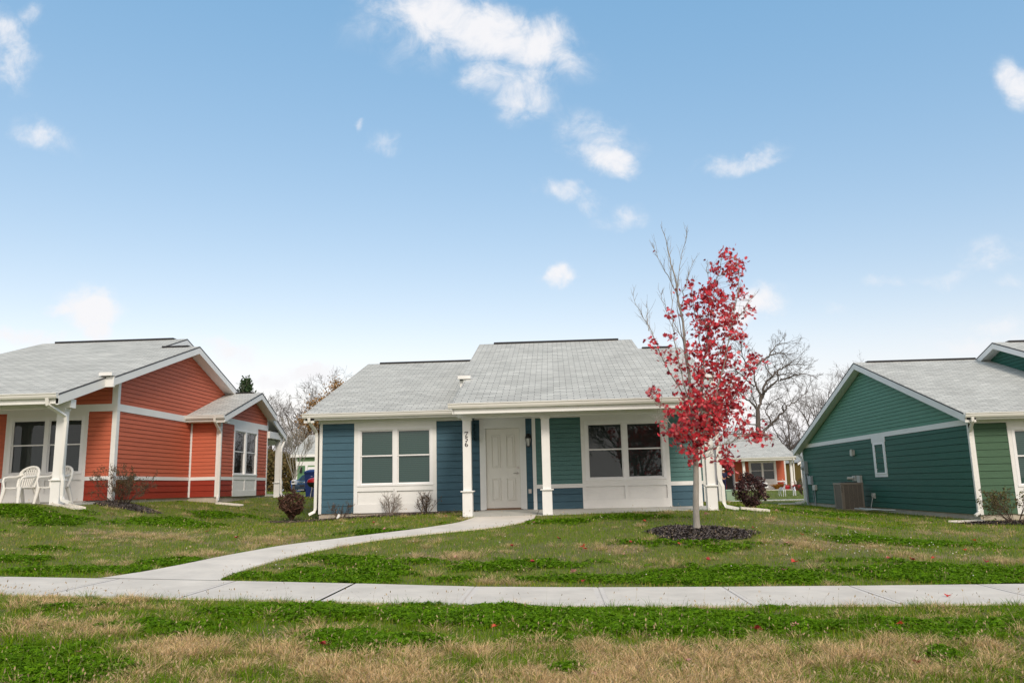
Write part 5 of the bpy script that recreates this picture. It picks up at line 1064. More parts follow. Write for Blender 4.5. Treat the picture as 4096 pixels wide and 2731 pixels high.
m = MB(); 
for r in (.08, .14, .20, .26, .31): m.tube([((x0+x1)/2+r*math.cos(a), (y0+y1)/2+r*math.sin(a), z1+.03-.05*r) for a in np.linspace(0, 2*math.pi, 25)], .005, 4)
for a in np.linspace(0, math.pi, 7): m.tube([((x0+x1)/2-.33*math.cos(a), (y0+y1)/2-.33*math.sin(a), z1+.005), ((x0+x1)/2, (y0+y1)/2, z1+.035), ((x0+x1)/2+.33*math.cos(a), (y0+y1)/2+.33*math.sin(a), z1+.005)], .005, 4)
m.build('fan_grille', BLACKM, ac)
m = MB(); m.box(x0-.06, x1+.06, y0-.06, y1+.06, -1.3, z0-.001); m.build('concrete_pad', CONC, ac)
def text(body, size, name, m, parent, M, ext=.002, shear=0):
    cu = bpy.data.curves.new(name, 'FONT'); cu.body = body; cu.size = size; cu.extrude = ext; cu.align_x = 'CENTER'; cu.align_y = 'CENTER'; cu.shear = shear
    tmp = bpy.data.objects.new('t', cu); COL.objects.link(tmp); dg = bpy.context.evaluated_depsgraph_get(); me = bpy.data.meshes.new_from_object(tmp.evaluated_get(dg)); bpy.data.objects.remove(tmp)
    me.transform(M); o0 = ORG[parent.name]; me.transform(Matrix.Translation(-Vector(o0))); me.materials.clear(); me.materials.append(m); o = bpy.data.objects.new(name, me); COL.objects.link(o); o.parent = parent; return o
m = MB(); slab(m, 'F', y0, x0+.0, x0+.052, z1-.36, z1-.08, .003, .006); pl_ = m.build('nameplate', TAN, ac); ORG[pl_.name] = ORG[ac.name]
for k, ch in enumerate('YORK'): text(ch, .075, 'lettering', BLACKM, pl_, Matrix.Translation((x0+.03, y0-.007, z1-.12-.063*k)) @ Matrix.Rotation(math.pi/2, 4, 'X'))

# ------------------------------------------------------------------ plastic chairs
PLA = mat('white_moulded_plastic', (.74, .73, .68), .4, noise=.05, nscale=6)
def chair(label, x, y, z, ang):
    root = thing('plastic_chair', label, 'chair', (x, y, z), 'white plastic chairs on the red house porch'); M = Matrix.Translation((x, y, z)) @ Matrix.Rotation(ang, 4, 'Z')
    def put(mb, name): mb.xf(M); return mb.build(name, PLA, root)
    m = MB(); nx, ny = 7, 7      # seat: dished plate, front at -y
    Vt = [(-.235+.47*i/(nx-1), -.24+.46*j/(ny-1), .42-.018*(1-((i-3)/3)**2)-.03*j/(ny-1)-(.03 if j == 0 else 0)) for j in range(ny) for i in range(nx)]
    Vb = [(a, b, c-.014) for a, b, c in Vt]; Fq = [(j*nx+i, j*nx+i+1, (j+1)*nx+i+1, (j+1)*nx+i) for j in range(ny-1) for i in range(nx-1)]
    m.add(Vt, Fq, smooth=True); m.add(Vb, [f[::-1] for f in Fq], smooth=True)
    rim = [(-.235, .22, .385), (-.245, 0, .40), (-.235, -.24, .39), (0, -.262, .37), (.235, -.24, .39), (.245, 0, .40), (.235, .22, .385)]; m.tube(rim, .016, 6); put(m, 'seat')
    for sx in (-1, 1):
        m = MB(); m.tube([(sx*.225, -.235, .41), (sx*.25, -.265, .2), (sx*.275, -.295, 0)], [.045, .038, .028], 6, rx=1.4); put(m, 'leg')
        m = MB(); m.tube([(sx*.21, .2, .40), (sx*.225, .27, .2), (sx*.24, .33, 0)], [.045, .038, .028], 6, rx=1.4); put(m, 'leg')
        m = MB(); m.tube([(sx*.235, -.24, .40), (sx*.275, -.25, .55), (sx*.285, -.22, .625), (sx*.285, -.10, .645), (sx*.28, .08, .65), (sx*.255, .22, .69), (sx*.235, .25, .74)], [.022, .022, .028, .034, .034, .026, .02], 8, rx=1.0); put(m, 'armrest')
    def bp(u, v):   # point on the back shell, u -1..1, v 0..1
        return (u*.262*(1.0+.12*math.sin(v*math.pi)), .20+.12*v-.05*u*u, .40+.48*v)
    m = MB(); arch = [bp(-1, v) for v in (0, .2, .4, .6, .75)]+[bp(-.86, .87), bp(-.62, .96), bp(-.3, 1.01), bp(0, 1.03), bp(.3, 1.01), bp(.62, .96), bp(.86, .87)]+[bp(1, v) for v in (.75, .6, .4, .2, 0)]
    m.tube(arch, .034, 7); m.tube([bp(u, .5-.0*abs(u)) for u in (-.98, -.5, 0, .5, .98)], .010, 5); 
    for k in range(7): u = -.62+1.24*k/6; m.tube([bp(u, .02), bp(u*1.02, .25), bp(u, .5)], .017, 5)
    for k in range(-4, 5):
        for sg in (-1, 1):
            P = []
            for tt in np.linspace(0, 1, 6):
                u = k*.22+sg*(tt-.5)*.55; v = .5+.47*tt; lim = .97-max(0, v-.72)*2.1
                if abs(u) < lim: P.append(bp(u, v))
            if len(P) > 1: m.tube(P, .012, 4)
    put(m, 'backrest'); return root
zp = -.175
chair('white plastic garden chair on the red porch, fully in view left of the column', -12.93, 18.95, zp, -.25)
chair('white plastic garden chair on the red porch, half hidden behind the column and downspout', -12.25, 19.2, zp, -.2)

# ------------------------------------------------------------------ far left: bins, grill, car, mailbox
NAVY = mat('navy_plastic', (.012, .03, .13), .45, noise=.08, nscale=5)
def cart(label, x, y, z, h, w, m_body, lid=None, txt=None, ang=0, col=None):
    root = thing('wheeled_bin', label, 'bin', (x, y, z)); M = Matrix.Translation((x, y, z)) @ Matrix.Rotation(ang, 4, 'Z')
    m = MB(); a, b = w*.40, w*.5; m.add([(-a, -a, .04), (a, -a, .04), (a, a, .04), (-a, a, .04), (-b, -b, h*.88), (b, -b, h*.88), (b, b, h*.88), (-b, b, h*.88)], [(3, 2, 1, 0), (0, 1, 5, 4), (1, 2, 6, 5), (2, 3, 7, 6), (3, 0, 4, 7), (4, 5, 6, 7)])
    m.box(-b-.02, b+.02, -b-.02, b+.02, h*.84, h*.885); m.xf(M); m.build('body', m_body, root, bevel=.01)
    m = MB(); m.add([(-b-.03, -b-.05, h*.89), (b+.03, -b-.05, h*.89), (b+.03, b+.03, h*.89), (-b-.03, b+.03, h*.89), (-b*.8, -b*.8, h*.95), (b*.8, -b*.8, h*.95), (b*.85, b*.9, h), (-b*.85, b*.9, h)], [(3, 2, 1, 0), (0, 1, 5, 4), (1, 2, 6, 5), (2, 3, 7, 6), (3, 0, 4, 7), (4, 5, 6, 7)]); m.tube([(-b, b+.08, h*.93), (b, b+.08, h*.93)], .015, 6); m.xf(M); m.build('lid', lid or m_body, root, bevel=.01)
    for sx in (-1, 1): m = MB(); m.tube([(sx*a*1.0, a, .12), (sx*(a+.06), a, .12)], .12, 14); m.xf(M); m.build('wheel', BLACKM, root)
    if txt:
        text(txt, .17, 'lettering', VINYL, root, M @ Matrix.Translation((0, -b*.93-.012, h*.60)) @ Matrix.Rotation(math.pi/2-.03, 4, 'X'), shear=.2)
        text('•••', .07, 'lettering', VINYL, root, M @ Matrix.Translation((0, -b*.93-.016, h*.74)) @ Matrix.Rotation(math.pi/2-.03, 4, 'X'))
    return root
cart('tall navy blue wheeled bin with white logo beside the blue house', -10.0, 33, tz(-10, 33)-.0, 1.16, .62, NAVY, txt='CSI')
cart('small blue wheeled bin beside the parked car far off', -20.2, 62.5, tz(-20.2, 62.5), 1.05, .9, mat('blue_plastic', (.02, .07, .25), .5))
gr = thing('kettle_grill', 'barbecue grill with a red lid and thin silver legs beside the navy bin', 'grill', (-9.35, 31, -.33)); gz_ = tz(-9.35, 31)
REDL = mat('red_enamel', (.35, .015, .02), .3)
m = MB(); m.lathe((-9.35, 31, gz_+.62), [(.30, 0), (.30, .03), (.27, .10), (.18, .16), (.04, .185)], 20); m.build('lid', REDL, gr)
m = MB(); m.lathe((-9.35, 31, gz_+.62), [(.05, -.20), (.2, -.17), (.28, -.08), (.30, -.003)], 20); m.build('bowl', BLACKM, gr)
for k in range(3): a = -1.9+k*2.09; m = MB(); m.tube([(-9.35+.17*math.cos(a), 31+.17*math.sin(a), gz_+.48), (-9.35+.30*math.cos(a), 31+.30*math.sin(a), gz_)], .013, 6); m.build('leg', NICK, gr)
# car
car = thing('parked_car', 'dark blue car parked nose on in front of the far green garage', 'car', (-19.0, 60.5, tz(-19, 60.5)))
CARP = mat('dark_blue_car_paint', (.012, .03, .06), .25, metal=.4, coat=.8); cz0 = tz(-19, 60.5)
def carsec(y, prof): return [(x, y, z) for x, z in prof]
secs = []
for (y, hw, zb, zt, zr, rw) in ((0, .62, .30, .62, .62, .5), (.12, .80, .22, .72, .72, .66), (.9, .87, .20, .86, .87, .7), (1.35, .88, .20, .93, .95, .72), (2.0, .88, .20, .95, 1.36, .58), (3.0, .88, .20, .96, 1.42, .60), (3.7, .87, .22, .96, 1.28, .56), (4.25, .84, .26, .94, .98, .66), (4.5, .74, .35, .85, .86, .6)):
    secs.append([(-hw*.92, y, zb), (-hw, y, zb+.18), (-hw, y, zt-.12), (-hw*.95, y, zt), (-rw, y, zr), (0, y, zr+.03), (rw, y, zr), (hw*.95, y, zt), (hw, y, zt-.12), (hw, y, zb+.18), (hw*.92, y, zb)])
m = MB(); n = 11; m.add([p for s in secs for p in s], [(i*n+k, i*n+k+1, (i+1)*n+k+1, (i+1)*n+k) for i in range(len(secs)-1) for k in range(n-1)]+[tuple(range(n))[::-1]], smooth=False)
MC = Matrix.Translation((-18.75, 59.0, cz0)); m.xf(MC); m.build('body', CARP, car)
m = MB(); m.add([(-.66, 1.38, .965), (.66, 1.38, .965), (.52, 1.97, 1.345), (-.52, 1.97, 1.345)], [(0, 1, 2, 3)]); m.xf(MC @ Matrix.Translation((0, -.015, .015))); m.build('windscreen', mat('dark_car_glass', (.02, .03, .035), .08), car)
HL = mat('headlight_lens', (.6, .62, .62), .15)
for sx in (-1, 1):
    m = MB(); m.lathe((0, 0, 0), [(.10, 0), (.115, .03), (.08, .05)], 12); m.xf(MC @ Matrix.Translation((sx*.55, .09, .58)) @ Matrix.Rotation(math.pi/2, 4, 'X') @ Matrix.Diagonal((1.35, .75, 1, 1))); m.build('headlight', HL, car)
    m = MB(); m.box(sx*.10-.075, sx*.10+.075, -.03, .03, .47, .60); m.xf(MC); m.build('grille', BLACKM, car)
    for yy_ in (.85, 3.65):
        m = MB(); m.tube([(sx*.76, yy_, .31), (sx*.90, yy_, .31)], .31, 18); m.xf(MC); wh = m.build('wheel', BLACKM, car); m = MB(); m.tube([(sx*.78, yy_, .31), (sx*.91, yy_, .31)], .19, 12); m.xf(MC); m.build('rim', NICK, wh)
    m = MB(); m.box(sx*.97-.09, sx*.97+.09, 1.45, 1.52, .92, 1.03); m.xf(MC); m.build('wing_mirror', CARP, car)
m = MB(); m.box(-.72, .72, -.04, .05, .28, .44); m.xf(MC); m.build('bumper', CARP, car)
mbx = thing('mailbox', 'small white mailbox on a post behind the red house back porch', 'mailbox', (-11.0, 33.5, -.3))
m = MB(); m.tube([(-11.0, 33.4, .38), (-11.0, 33.7, .38)], .07, 12); m.box(-11.07, -10.93, 33.4, 33.7, .25, .38); m.build('box', VINYL, mbx)
m = MB(); m.box(-11.04, -10.96, 33.45, 33.55, -.5, .25); m.build('post', BARKM, mbx)
# distant paths, curb lines
def strip(name, P, w, m, lift=.03):
    P = np.array(P, float); t = np.r_[0, np.cumsum(np.hypot(*np.diff(P, axis=0).T))]; q_ = np.arange(0, t[-1], .4); X = np.interp(q_, t, P[:, 0]); Yq = np.interp(q_, t, P[:, 1]); dx = np.gradient(X); dy = np.gradient(Yq); l = np.hypot(dx, dy); nx, ny = -dy/l, dx/l
    a = np.stack([X-nx*w/2, Yq-ny*w/2], 1); b = np.stack([X+nx*w/2, Yq+ny*w/2], 1); mb = MB(); V = []
    for p, r in zip(a, b): V += [(p[0], p[1], tz(*p)+lift), (r[0], r[1], tz(*r)+lift), (p[0], p[1], tz(*p)-.2), (r[0], r[1], tz(*r)-.2)]
    n = len(a); mb.add(V, [f for i in range(n-1) for f in ((4*i, 4*i+4, 4*i+5, 4*i+1), (4*i, 4*i+2, 4*i+6, 4*i+4), (4*i+1, 4*i+5, 4*i+7, 4*i+3))]); o = mb.build(name, m); return tag(o, kind='structure')
strip('path', [(5.0, 41.5), (10, 41.2), (14, 41)], .7, SLAB, .03)
strip('path', [(-14, 36.5), (-10.5, 36), (-7, 36.2)], 1.0, SLAB, .03)

# ------------------------------------------------------------------ far right: utility box, mailbox, deer, grasses, person
ub = thing('utility_box', 'low pale green utility box at the foot of the white screen post', 'utility box', (8.82, 42, -1.0)); UG = mat('utility_green', (.26, .36, .24), .6, noise=.05)
m = MB(); m.box(8.62, 9.02, 42, 42.45, -1.15, -.55); m.build('cabinet', UG, ub, bevel=.01); m = MB(); m.add([(8.60, 41.98, -.55), (9.04, 41.98, -.55), (9.04, 42.47, -.55), (8.60, 42.47, -.55), (8.60, 42.1, -.48), (9.04, 42.1, -.48), (9.04, 42.47, -.48), (8.60, 42.47, -.48)], [(3, 2, 1, 0), (0, 1, 5, 4), (1, 2, 6, 5), (2, 3, 7, 6), (3, 0, 4, 7), (4, 5, 6, 7)]); m.build('lid', UG, ub)
mb2 = thing('mailbox', 'white mailbox on a wooden post in the lawn of the far red cottage', 'mailbox', (10.8, 43, tz(10.8, 43)))
m = MB(); m.tube([(10.8, 42.75, -.27), (10.8, 43.25, -.27)], .13, 14); m.box(10.67, 10.93, 42.75, 43.25, -.45, -.27); m.build('box', VINYL, mb2)
m = MB(); m.box(10.74, 10.86, 42.94, 43.06, -1.25, -.50); m.box(10.66, 10.94, 42.8, 43.2, -.50, -.45); m.build('post', mat('weathered_post', (.28, .22, .15), .9, noise=.2), mb2)
WIRE = mat('white_wire_and_lights', (.72, .74, .76), .5)
def deer(label, x, y, s, ang, head_up=True):
    z = tz(x, y); root = thing('wire_deer', label, 'lawn ornament', (x, y, z), 'white wire deer on the far lawn'); M = Matrix.Translation((x, y, z)) @ Matrix.Rotation(ang, 4, 'Z') @ Matrix.Scale(s, 4)
    m = MB()
    for a in np.linspace(0, 2*math.pi, 9)[:-1]: m.tube([(-.30, .05*math.cos(a), .52+.07*math.sin(a)), (-.15, .10*math.cos(a), .52+.12*math.sin(a)), (.1, .10*math.cos(a), .52+.11*math.sin(a)), (.28, .07*math.cos(a), .57+.1*math.sin(a))], .012, 4)
    for xx, r in ((-.28, .08), (-.12, .12), (.05, .12), (.2, .11)): m.tube([(xx, r*.85*math.cos(a), .53+r*math.sin(a)) for a in np.linspace(0, 6.283, 11)], .010, 4)
    m.xf(M); m.build('body', WIRE, root)
    for sx, sy in ((-.27, -.07), (-.27, .07), (.24, -.07), (.24, .07)): m = MB(); kn = -.05 if sx < 0 else .03; m.tube([(sx, sy, .50), (sx+kn, sy, .26), (sx+.01, sy*1.3, 0)], [.045, .022, .018], 5); m.xf(M); m.build('leg', WIRE, root)
    hz = (.42, .92) if head_up else (.62, .45)
    m = MB(); m.tube([(.26, 0, .60), (.34, 0, .75), (hz[0], 0, hz[1])], [.07, .045, .04], 6); m.tube([(hz[0]-.03, 0, hz[1]), (hz[0]+.06, 0, hz[1]+.01), (hz[0]+.17, 0, hz[1]-.05)], [.045, .045, .02], 6)
    for sg in (-1, 1): m.tube([(hz[0]-.02, sg*.03, hz[1]+.03), (hz[0]-.06, sg*.09, hz[1]+.05)], .014, 4)
    m.xf(M); m.build('head', WIRE, root)
    if head_up:
        m = MB()
        for sg in (-1, 1): m.tube([(.42, sg*.02, .95), (.37, sg*.10, 1.08), (.40, sg*.16, 1.25)], .011, 4); m.tube([(.37, sg*.10, 1.08), (.47, sg*.12, 1.16)], .009, 4); m.tube([(.385, sg*.13, 1.16), (.33, sg*.17, 1.24)], .009, 4)
        m.xf(M); m.build('antlers', WIRE, root)
deer('white wire deer with antlers standing before the far red cottage', 13.05, 48, .80, -1.25, True)
deer('smaller antlerless white wire deer right of the antlered one', 13.88, 48.5, .68, -1.75, False)
def tuftg(label, x, y, h, w, seed, n, colA, colB, zb=None):
    rng = np.random.RandomState(seed); z = tz(x, y) if zb is None else zb; th = rng.uniform(0, 6.283, n); sp = rng.uniform(0, 1, n); 
    L = h*rng.uniform(.7, 1.1, n); P0 = np.stack([x+.1*w*np.cos(th), y+.1*w*np.sin(th), np.full(n, z)], 1); D = np.stack([np.cos(th)*sp*w/h, np.sin(th)*sp*w/h, np.ones(n)], 1)
    P1 = P0+D*L[:, None]*.6; P2 = P1+(D*[1.5, 1.5, .4])*L[:, None]*.4; W2 = np.stack([-np.sin(th), np.cos(th), 0*th], 1)*.012
    V = np.stack([P0-W2, P0+W2, P1+W2, P1-W2, P2+W2*.3, P2-W2*.3], 1).reshape(-1, 3); b = np.arange(n)[:, None]*6; F = np.concatenate([b+[0, 1, 2, 3], b+[3, 2, 4, 5]])
    o = npmesh('ornamental_grass', V, F, GRM, col=np.repeat(mixc_(rng, n, colA, colB), 6, 0)); return tag(o, label, 'plant', 'ochre grasses by the far red cottage')
tuftg('ochre ornamental grass clump left of the wire deer by the far cottage', 17.9, 66.9, .65, .9, 71, 500, (.5, .27, .05), (.4, .2, .05))
tuftg('ochre ornamental grass clump at the right foot of the far cottage wall', 18.9, 67.0, .6, .5, 72, 400, (.5, .27, .05), (.5, .15, .05))
tuftg('small ochre grass clump near the front path of the far cottage', 16.4, 66.9, .5, .5, 73, 300, (.45, .3, .08), (.4, .2, .05))
for lab, px_, py_, s in (('low red flower pot left of the wire deer', 18.35, 66.2, .32), ('red flower pot beside the porch column of the far cottage', 19.0, 65.6, .36)):
    m = MB(); m.lathe((px_, py_, tz(px_, py_)), [(s*.6, 0), (s*.85, s*.7), (s, s*1.05), (s*.9, s*1.1), (s*.5, s*1.3)], 12); o = m.build('flower_pot', REDL); tag(o, lab, 'flower pot')
# person on the far porch
ps = thing('person', 'person in a white cap and navy clothes standing on the far cottage porch', 'person', (13.3, 65.6, -.86))
def skinmesh(name, joints, edges, m, parent, sub=2, M=None):
    me = bpy.data.meshes.new(name); o0 = ORG[parent.name]; me.from_pydata([tuple(np.array(p)-0) for p, r in joints], edges, [])
    o = bpy.data.objects.new(name, me); COL.objects.link(o); sk = o.modifiers.new('skin', 'SKIN'); sv_ = me.skin_vertices[0].data
    for i, (p, r) in enumerate(joints): sv_[i].radius = (r, r)
    sv_[0].use_root = True
    s = o.modifiers.new('sub', 'SUBSURF'); s.levels = s.render_levels = sub
    dg = bpy.context.evaluated_depsgraph_get(); me2 = bpy.data.meshes.new_from_object(o.evaluated_get(dg)); bpy.data.objects.remove(o)
    if M is not None: me2.transform(M)
    me2.materials.clear(); me2.materials.append(m)
    for p in me2.polygons: p.use_smooth = True
    o = bpy.data.objects.new(name, me2); COL.objects.link(o); o.parent = parent; ORG[o.name] = o0; return o
SKIN = mat('skin', (.45, .26, .18), .6); CLO = mat('navy_cloth', (.012, .014, .05), .85, noise=.2)
J = [((0, 0, .95), .13), ((0, -.02, 1.15), .14), ((0, -.02, 1.38), .15), ((0, -.02, 1.50), .06), ((0, -.03, 1.56), .055), ((0, -.05, 1.63), .10), ((0, -.04, 1.72), .085),
     ((-.2, -.02, 1.41), .065), ((-.26, -.03, 1.14), .05), ((-.2, -.2, .98), .038), ((-.17, -.28, .95), .03),
     ((.2, -.02, 1.41), .065), ((.27, -.05, 1.15), .05), ((.25, -.27, 1.10), .038), ((.24, -.36, 1.10), .03),
     ((-.1, 0, .88), .10), ((-.11, -.02, .48), .07), ((-.12, .02, .08), .045), ((-.12, -.12, .035), .035), ((.1, 0, .88), .10), ((.12, .01, .48), .07), ((.13, .03, .08), .045), ((.13, -.11, .035), .035)]
E_ = [(0, 1), (1, 2), (2, 3), (3, 4), (4, 5), (5, 6), (2, 7), (7, 8), (8, 9), (9, 10), (2, 11), (11, 12), (12, 13), (13, 14), (0, 15), (15, 16), (16, 17), (17, 18), (0, 19), (19, 20), (20, 21), (21, 22)]
for hx, hy, hz_, idx in ((-.17, -.28, .95, 10), (.24, -.36, 1.10, 14)):
    for fi, (ox, L_) in enumerate(((-.03, .07), (-.01, .08), (.01, .075), (.03, .06))):
        a = len(J); J.append(((hx+ox, hy-.03, hz_-.01), .010)); J.append(((hx+ox, hy-.03-L_*.6, hz_-.02), .009)); J.append(((hx+ox, hy-.03-L_, hz_-.05), .007)); E_ += [(idx, a), (a, a+1), (a+1, a+2)]
    a = len(J); J.append(((hx+.045*(1 if hx < 0 else -1), hy-.03, hz_+.01), .010)); E_ += [(idx, a)]
MP = Matrix.Rotation(.3, 4, 'Z')
skinmesh('body', J, E_, SKIN, ps, M=MP)
J2 = [((0, 0, .93), .155), ((0, -.02, 1.15), .165), ((0, -.02, 1.38), .17), ((0, -.02, 1.46), .08), ((-.21, -.02, 1.41), .08), ((-.265, -.03, 1.14), .065), ((-.22, -.15, 1.02), .05), ((.21, -.02, 1.41), .08), ((.275, -.05, 1.15), .065), ((.26, -.2, 1.11), .05)]
skinmesh('jacket', J2, [(0, 1), (1, 2), (2, 3), (2, 4), (4, 5), (5, 6), (2, 7), (7, 8), (8, 9)], CLO, ps, M=MP)
J3 = [((0, 0, .92), .15), ((-.1, 0, .86), .12), ((-.11, -.02, .48), .088), ((-.12, .02, .10), .065), ((.1, 0, .86), .12), ((.12, .01, .48), .088), ((.13, .03, .10), .065)]
skinmesh('trousers', J3, [(0, 1), (1, 2), (2, 3), (0, 4), (4, 5), (5, 6)], CLO, ps, M=MP)
m = MB(); m.lathe((0, -.045, 1.69), [(.108, -.01), (.112, .03), (.095, .08), (.05, .11), (.01, .118)], 14); m.box(-.07, .07, -.25, -.12, 1.685, 1.70); m.xf(Matrix.Translation((13.3, 65.6, -.86)) @ MP); m.build('cap', VINYL, ps)
for nm, (a, b, c, r) in dict(nose=(0, -.15, 1.63, .016), mouth=(0, -.142, 1.585, .018)).items(): m = MB(); m.lathe((a, b, c-r), [(r*.3, 0), (r, r), (r*.3, 2*r)], 8); m.xf(Matrix.Translation((13.3, 65.6, -.86)) @ MP); m.build(nm, SKIN if nm == 'nose' else REDL, ps)
for sx in (-1, 1):
    m = MB(); m.lathe((sx*.035, -.137, 1.642), [(.004, 0), (.011, .008), (.004, .016)], 8); m.xf(Matrix.Translation((13.3, 65.6, -.86)) @ MP); m.build('eye', BLACKM, ps)

# ------------------------------------------------------------------ background trees
def bare_tree(label, x, y, h, spread, seed, trunk_r, lev=4, group=None, bark=BARKM, lean=(0, 0), nk=(4, 7), leafn=0, lcol=None, lsize=.3, name='bare_tree', th=.35, rmin=.008, up=.05, wob=.2, zb=None, ang=(.45, .95), cat='tree'):
    z = (tz(x, y) if zb is None else zb)-.2; root = thing(name, label, cat, (x, y, z), group); rng = np.random.RandomState(seed)
    tr = []; P = [np.array((x, y, z), float)]; d = np.array([lean[0], lean[1], 1.]); R = [trunk_r*1.25]
    for i in range(5): d = d+rng.normal(0, .05, 3); d /= np.linalg.norm(d); P.append(P[-1]+d*h*th/5); R.append(trunk_r*(1-.07*i))
    V, F = tubes([(P, R, 0)], (10,)); npmesh('trunk', V, F, bark, root, smooth=True)
    out = []; nlimb = rng.randint(4, 7)
    for k in range(nlimb):
        a = 6.283*k/nlimb+rng.uniform(-.5, .5); t = spread*rng.uniform(.5, 1.25); i = rng.randint(3, 6); dd = np.array([math.cos(a)*t, math.sin(a)*t, 1.]); grow(rng, P[i], dd, h*(1-th*i/5)*rng.uniform(.62, .9), trunk_r*.5, 1, out, lev, nk, ang, .55, wob, up, rmin, 6)
    grow(rng, P[-1], d, h*(1-th)*.85, trunk_r*.62, 1, out, lev, nk, ang, .55, wob*.8, up, rmin, 6)
    V, F = tubes(out, (6, 6, 4, 3, 3)); npmesh('crown', V, F, bark, root)
    if leafn:
        pts = np.concatenate([np.array(Q)[2:] for Q, R_, l in out if l >= 2]); pts = pts[rng.randint(0, len(pts), leafn)]+rng.normal(0, .34, (leafn, 3)); leafmesh('leaves', pts, rng.uniform(lsize*.6, lsize*1.3, leafn), mixc_(rng, leafn, *lcol, .3), LEAFD, root, rng, 'oval')
    return root
BIGT = {
 'trunk': [(22.35, 90.0, 4.38), (22.41, 90.0, 5.39), (22.47, 90.0, 6.4), (22.52, 90.0, 7.5)],
 'A': [(22.54, 90.0, 7.42), (22.84, 89.95, 8.25), (22.92, 89.9, 9.35), (22.65, 89.84, 9.87), (22.39, 89.79, 10.47), (22.36, 89.74, 11.32), (22.35, 89.69, 11.91), (22.72, 89.64, 12.5)],
 'B': [(22.87, 90.0, 8.43), (23.25, 90.11, 9.19), (23.39, 90.22, 10.14), (23.95, 90.32, 10.92), (24.59, 90.43, 11.26), (25.01, 90.54, 11.86), (25.66, 90.65, 12.21), (26.56, 90.75, 12.54), (27.54, 90.86, 12.7), (28.33, 90.97, 12.6)],
 'C': [(23.12, 90.0, 8.93), (23.44, 89.72, 9.66), (24.0, 89.45, 10.21), (24.8, 89.17, 10.74), (25.3, 88.9, 10.65), (26.0, 88.62, 10.97), (26.6, 88.35, 11.17), (27.75, 88.08, 11.18), (28.67, 87.8, 10.53)],
 'D': [(22.5, 90.0, 7.46), (22.08, 89.78, 8.09), (21.56, 89.56, 8.5), (20.87, 89.35, 8.93), (20.26, 89.13, 9.18)],
 'E': [(22.43, 90.0, 7.67), (22.16, 89.61, 8.58), (21.81, 89.22, 9.01), (21.68, 88.83, 9.61), (21.99, 88.45, 10.02)],
 'F': [(22.36, 90.0, 10.15), (21.71, 89.55, 10.54), (20.99, 89.1, 11.28), (20.33, 88.66, 11.66), (19.83, 88.21, 11.79)],
 'G': [(22.45, 90.0, 11.7), (21.79, 89.66, 12.44), (21.18, 89.31, 13.27), (20.98, 88.97, 13.91), (20.88, 88.62, 14.64)],
 'H': [(22.36, 90.0, 4.55), (23.25, 89.92, 5.45), (23.67, 89.85, 5.85), (24.27, 89.77, 6.25), (24.72, 89.7, 6.99), (25.3, 89.62, 7.22), (25.49, 89.55, 7.71), (26.34, 89.47, 8.19), (27.11, 89.4, 8.75), (27.97, 89.32, 9.39)],
 'I': [(23.8, 90.0, 5.9), (23.76, 89.91, 6.78), (23.27, 89.82, 7.12), (23.29, 89.73, 7.71), (23.89, 89.64, 8.27), (24.65, 89.55, 8.67)],
 'J': [(22.5, 90.0, 6.65), (21.91, 90.08, 7.1), (21.49, 90.17, 6.82)],
 'K': [(22.44, 90.0, 5.94), (21.6, 89.82, 5.97), (20.89, 89.64, 6.04)],
 'M': [(24.47, 90.0, 11.2), (24.16, 90.27, 11.68), (23.94, 90.54, 12.25), (23.95, 90.81, 12.63)],
 'N': [(24.76, 90.0, 11.62), (25.04, 89.57, 11.3), (25.68, 89.13, 11.39), (25.81, 88.7, 11.41)],
 'O': [(22.81, 90.0, 12.55), (23.44, 90.33, 13.1), (24.41, 90.67, 13.56), (25.13, 91.0, 14.03), (26.0, 91.33, 14.14), (27.02, 91.66, 13.98)],
 'Q': [(25.33, 90.0, 7.33), (24.83, 88.96, 7.76), (25.07, 87.92, 8.07)],
 'R': [(25.03, 90.0, 10.84), (24.94, 90.25, 12.0), (26.14, 90.5, 12.43), (27.47, 90.75, 13.21)],
 'S': [(22.5, 90.0, 6.4), (22.89, 89.82, 6.54), (23.4, 89.64, 6.22)],
 'T': [(24.23, 90.0, 13.46), (24.86, 90.13, 14.59), (25.78, 90.26, 15.02)],
}
bt = thing('bare_tree', 'big gnarled leafless tree rising behind the far red cottage', 'tree', (BIGT['trunk'][0][0], 90, -1.0)); rng = np.random.RandomState(81)
P = BIGT.pop('trunk'); P = [(P[0][0], 90, -1.2)]+P; V, F = tubes([(smoothpoly(P, 4), np.linspace(.34, .23, 17), 0)], (12,)); npmesh('trunk', V, F, BARKM, bt, smooth=True)
out = []
for k_, P in BIGT.items():
    P = smoothpoly(P, 4); P[1:-1] += rng.normal(0, .05, P[1:-1].shape); r0 = .17 if k_ in 'ABH' else (.13 if k_ in 'CDO' else .085); R = np.linspace(r0, .03, len(P)); out.append((P, R, 0))
    for j in range(3, len(P)):
        for q in range(2 if j > len(P)*.45 else 1):
            if rng.rand() < .5: continue
            nd = rot_to(P[j]-P[j-1], rng.uniform(.4, 1.1), rng.uniform(0, 6.283)); grow(rng, P[j], nd, rng.uniform(.9, 2.6), .03, 2, out, 4, (3, 5), (.35, .8), .55, .20, .05, .008, 5)
V, F = tubes(out, (7, 6, 4, 3, 3)); npmesh('crown', V, F, BARKM, bt, smooth=True)
FT = 'leafless trees along the skyline'
bare_tree('slim leafless tree showing above the left slope of the green house roof', 31.5, 98, 14, .45, 82, .24, 4, FT, BARKM, th=.3)
bare_tree('thin leafless tree half hidden by the green house gable', 34.0, 98, 14.2, .35, 83, .25, 4, FT, BARKM, th=.3)
bare_tree('leafless tree between the big gnarled tree and the green roof', 27.0, 92, 10.5, .7, 84, .2, 4, FT, BARKM, th=.25)
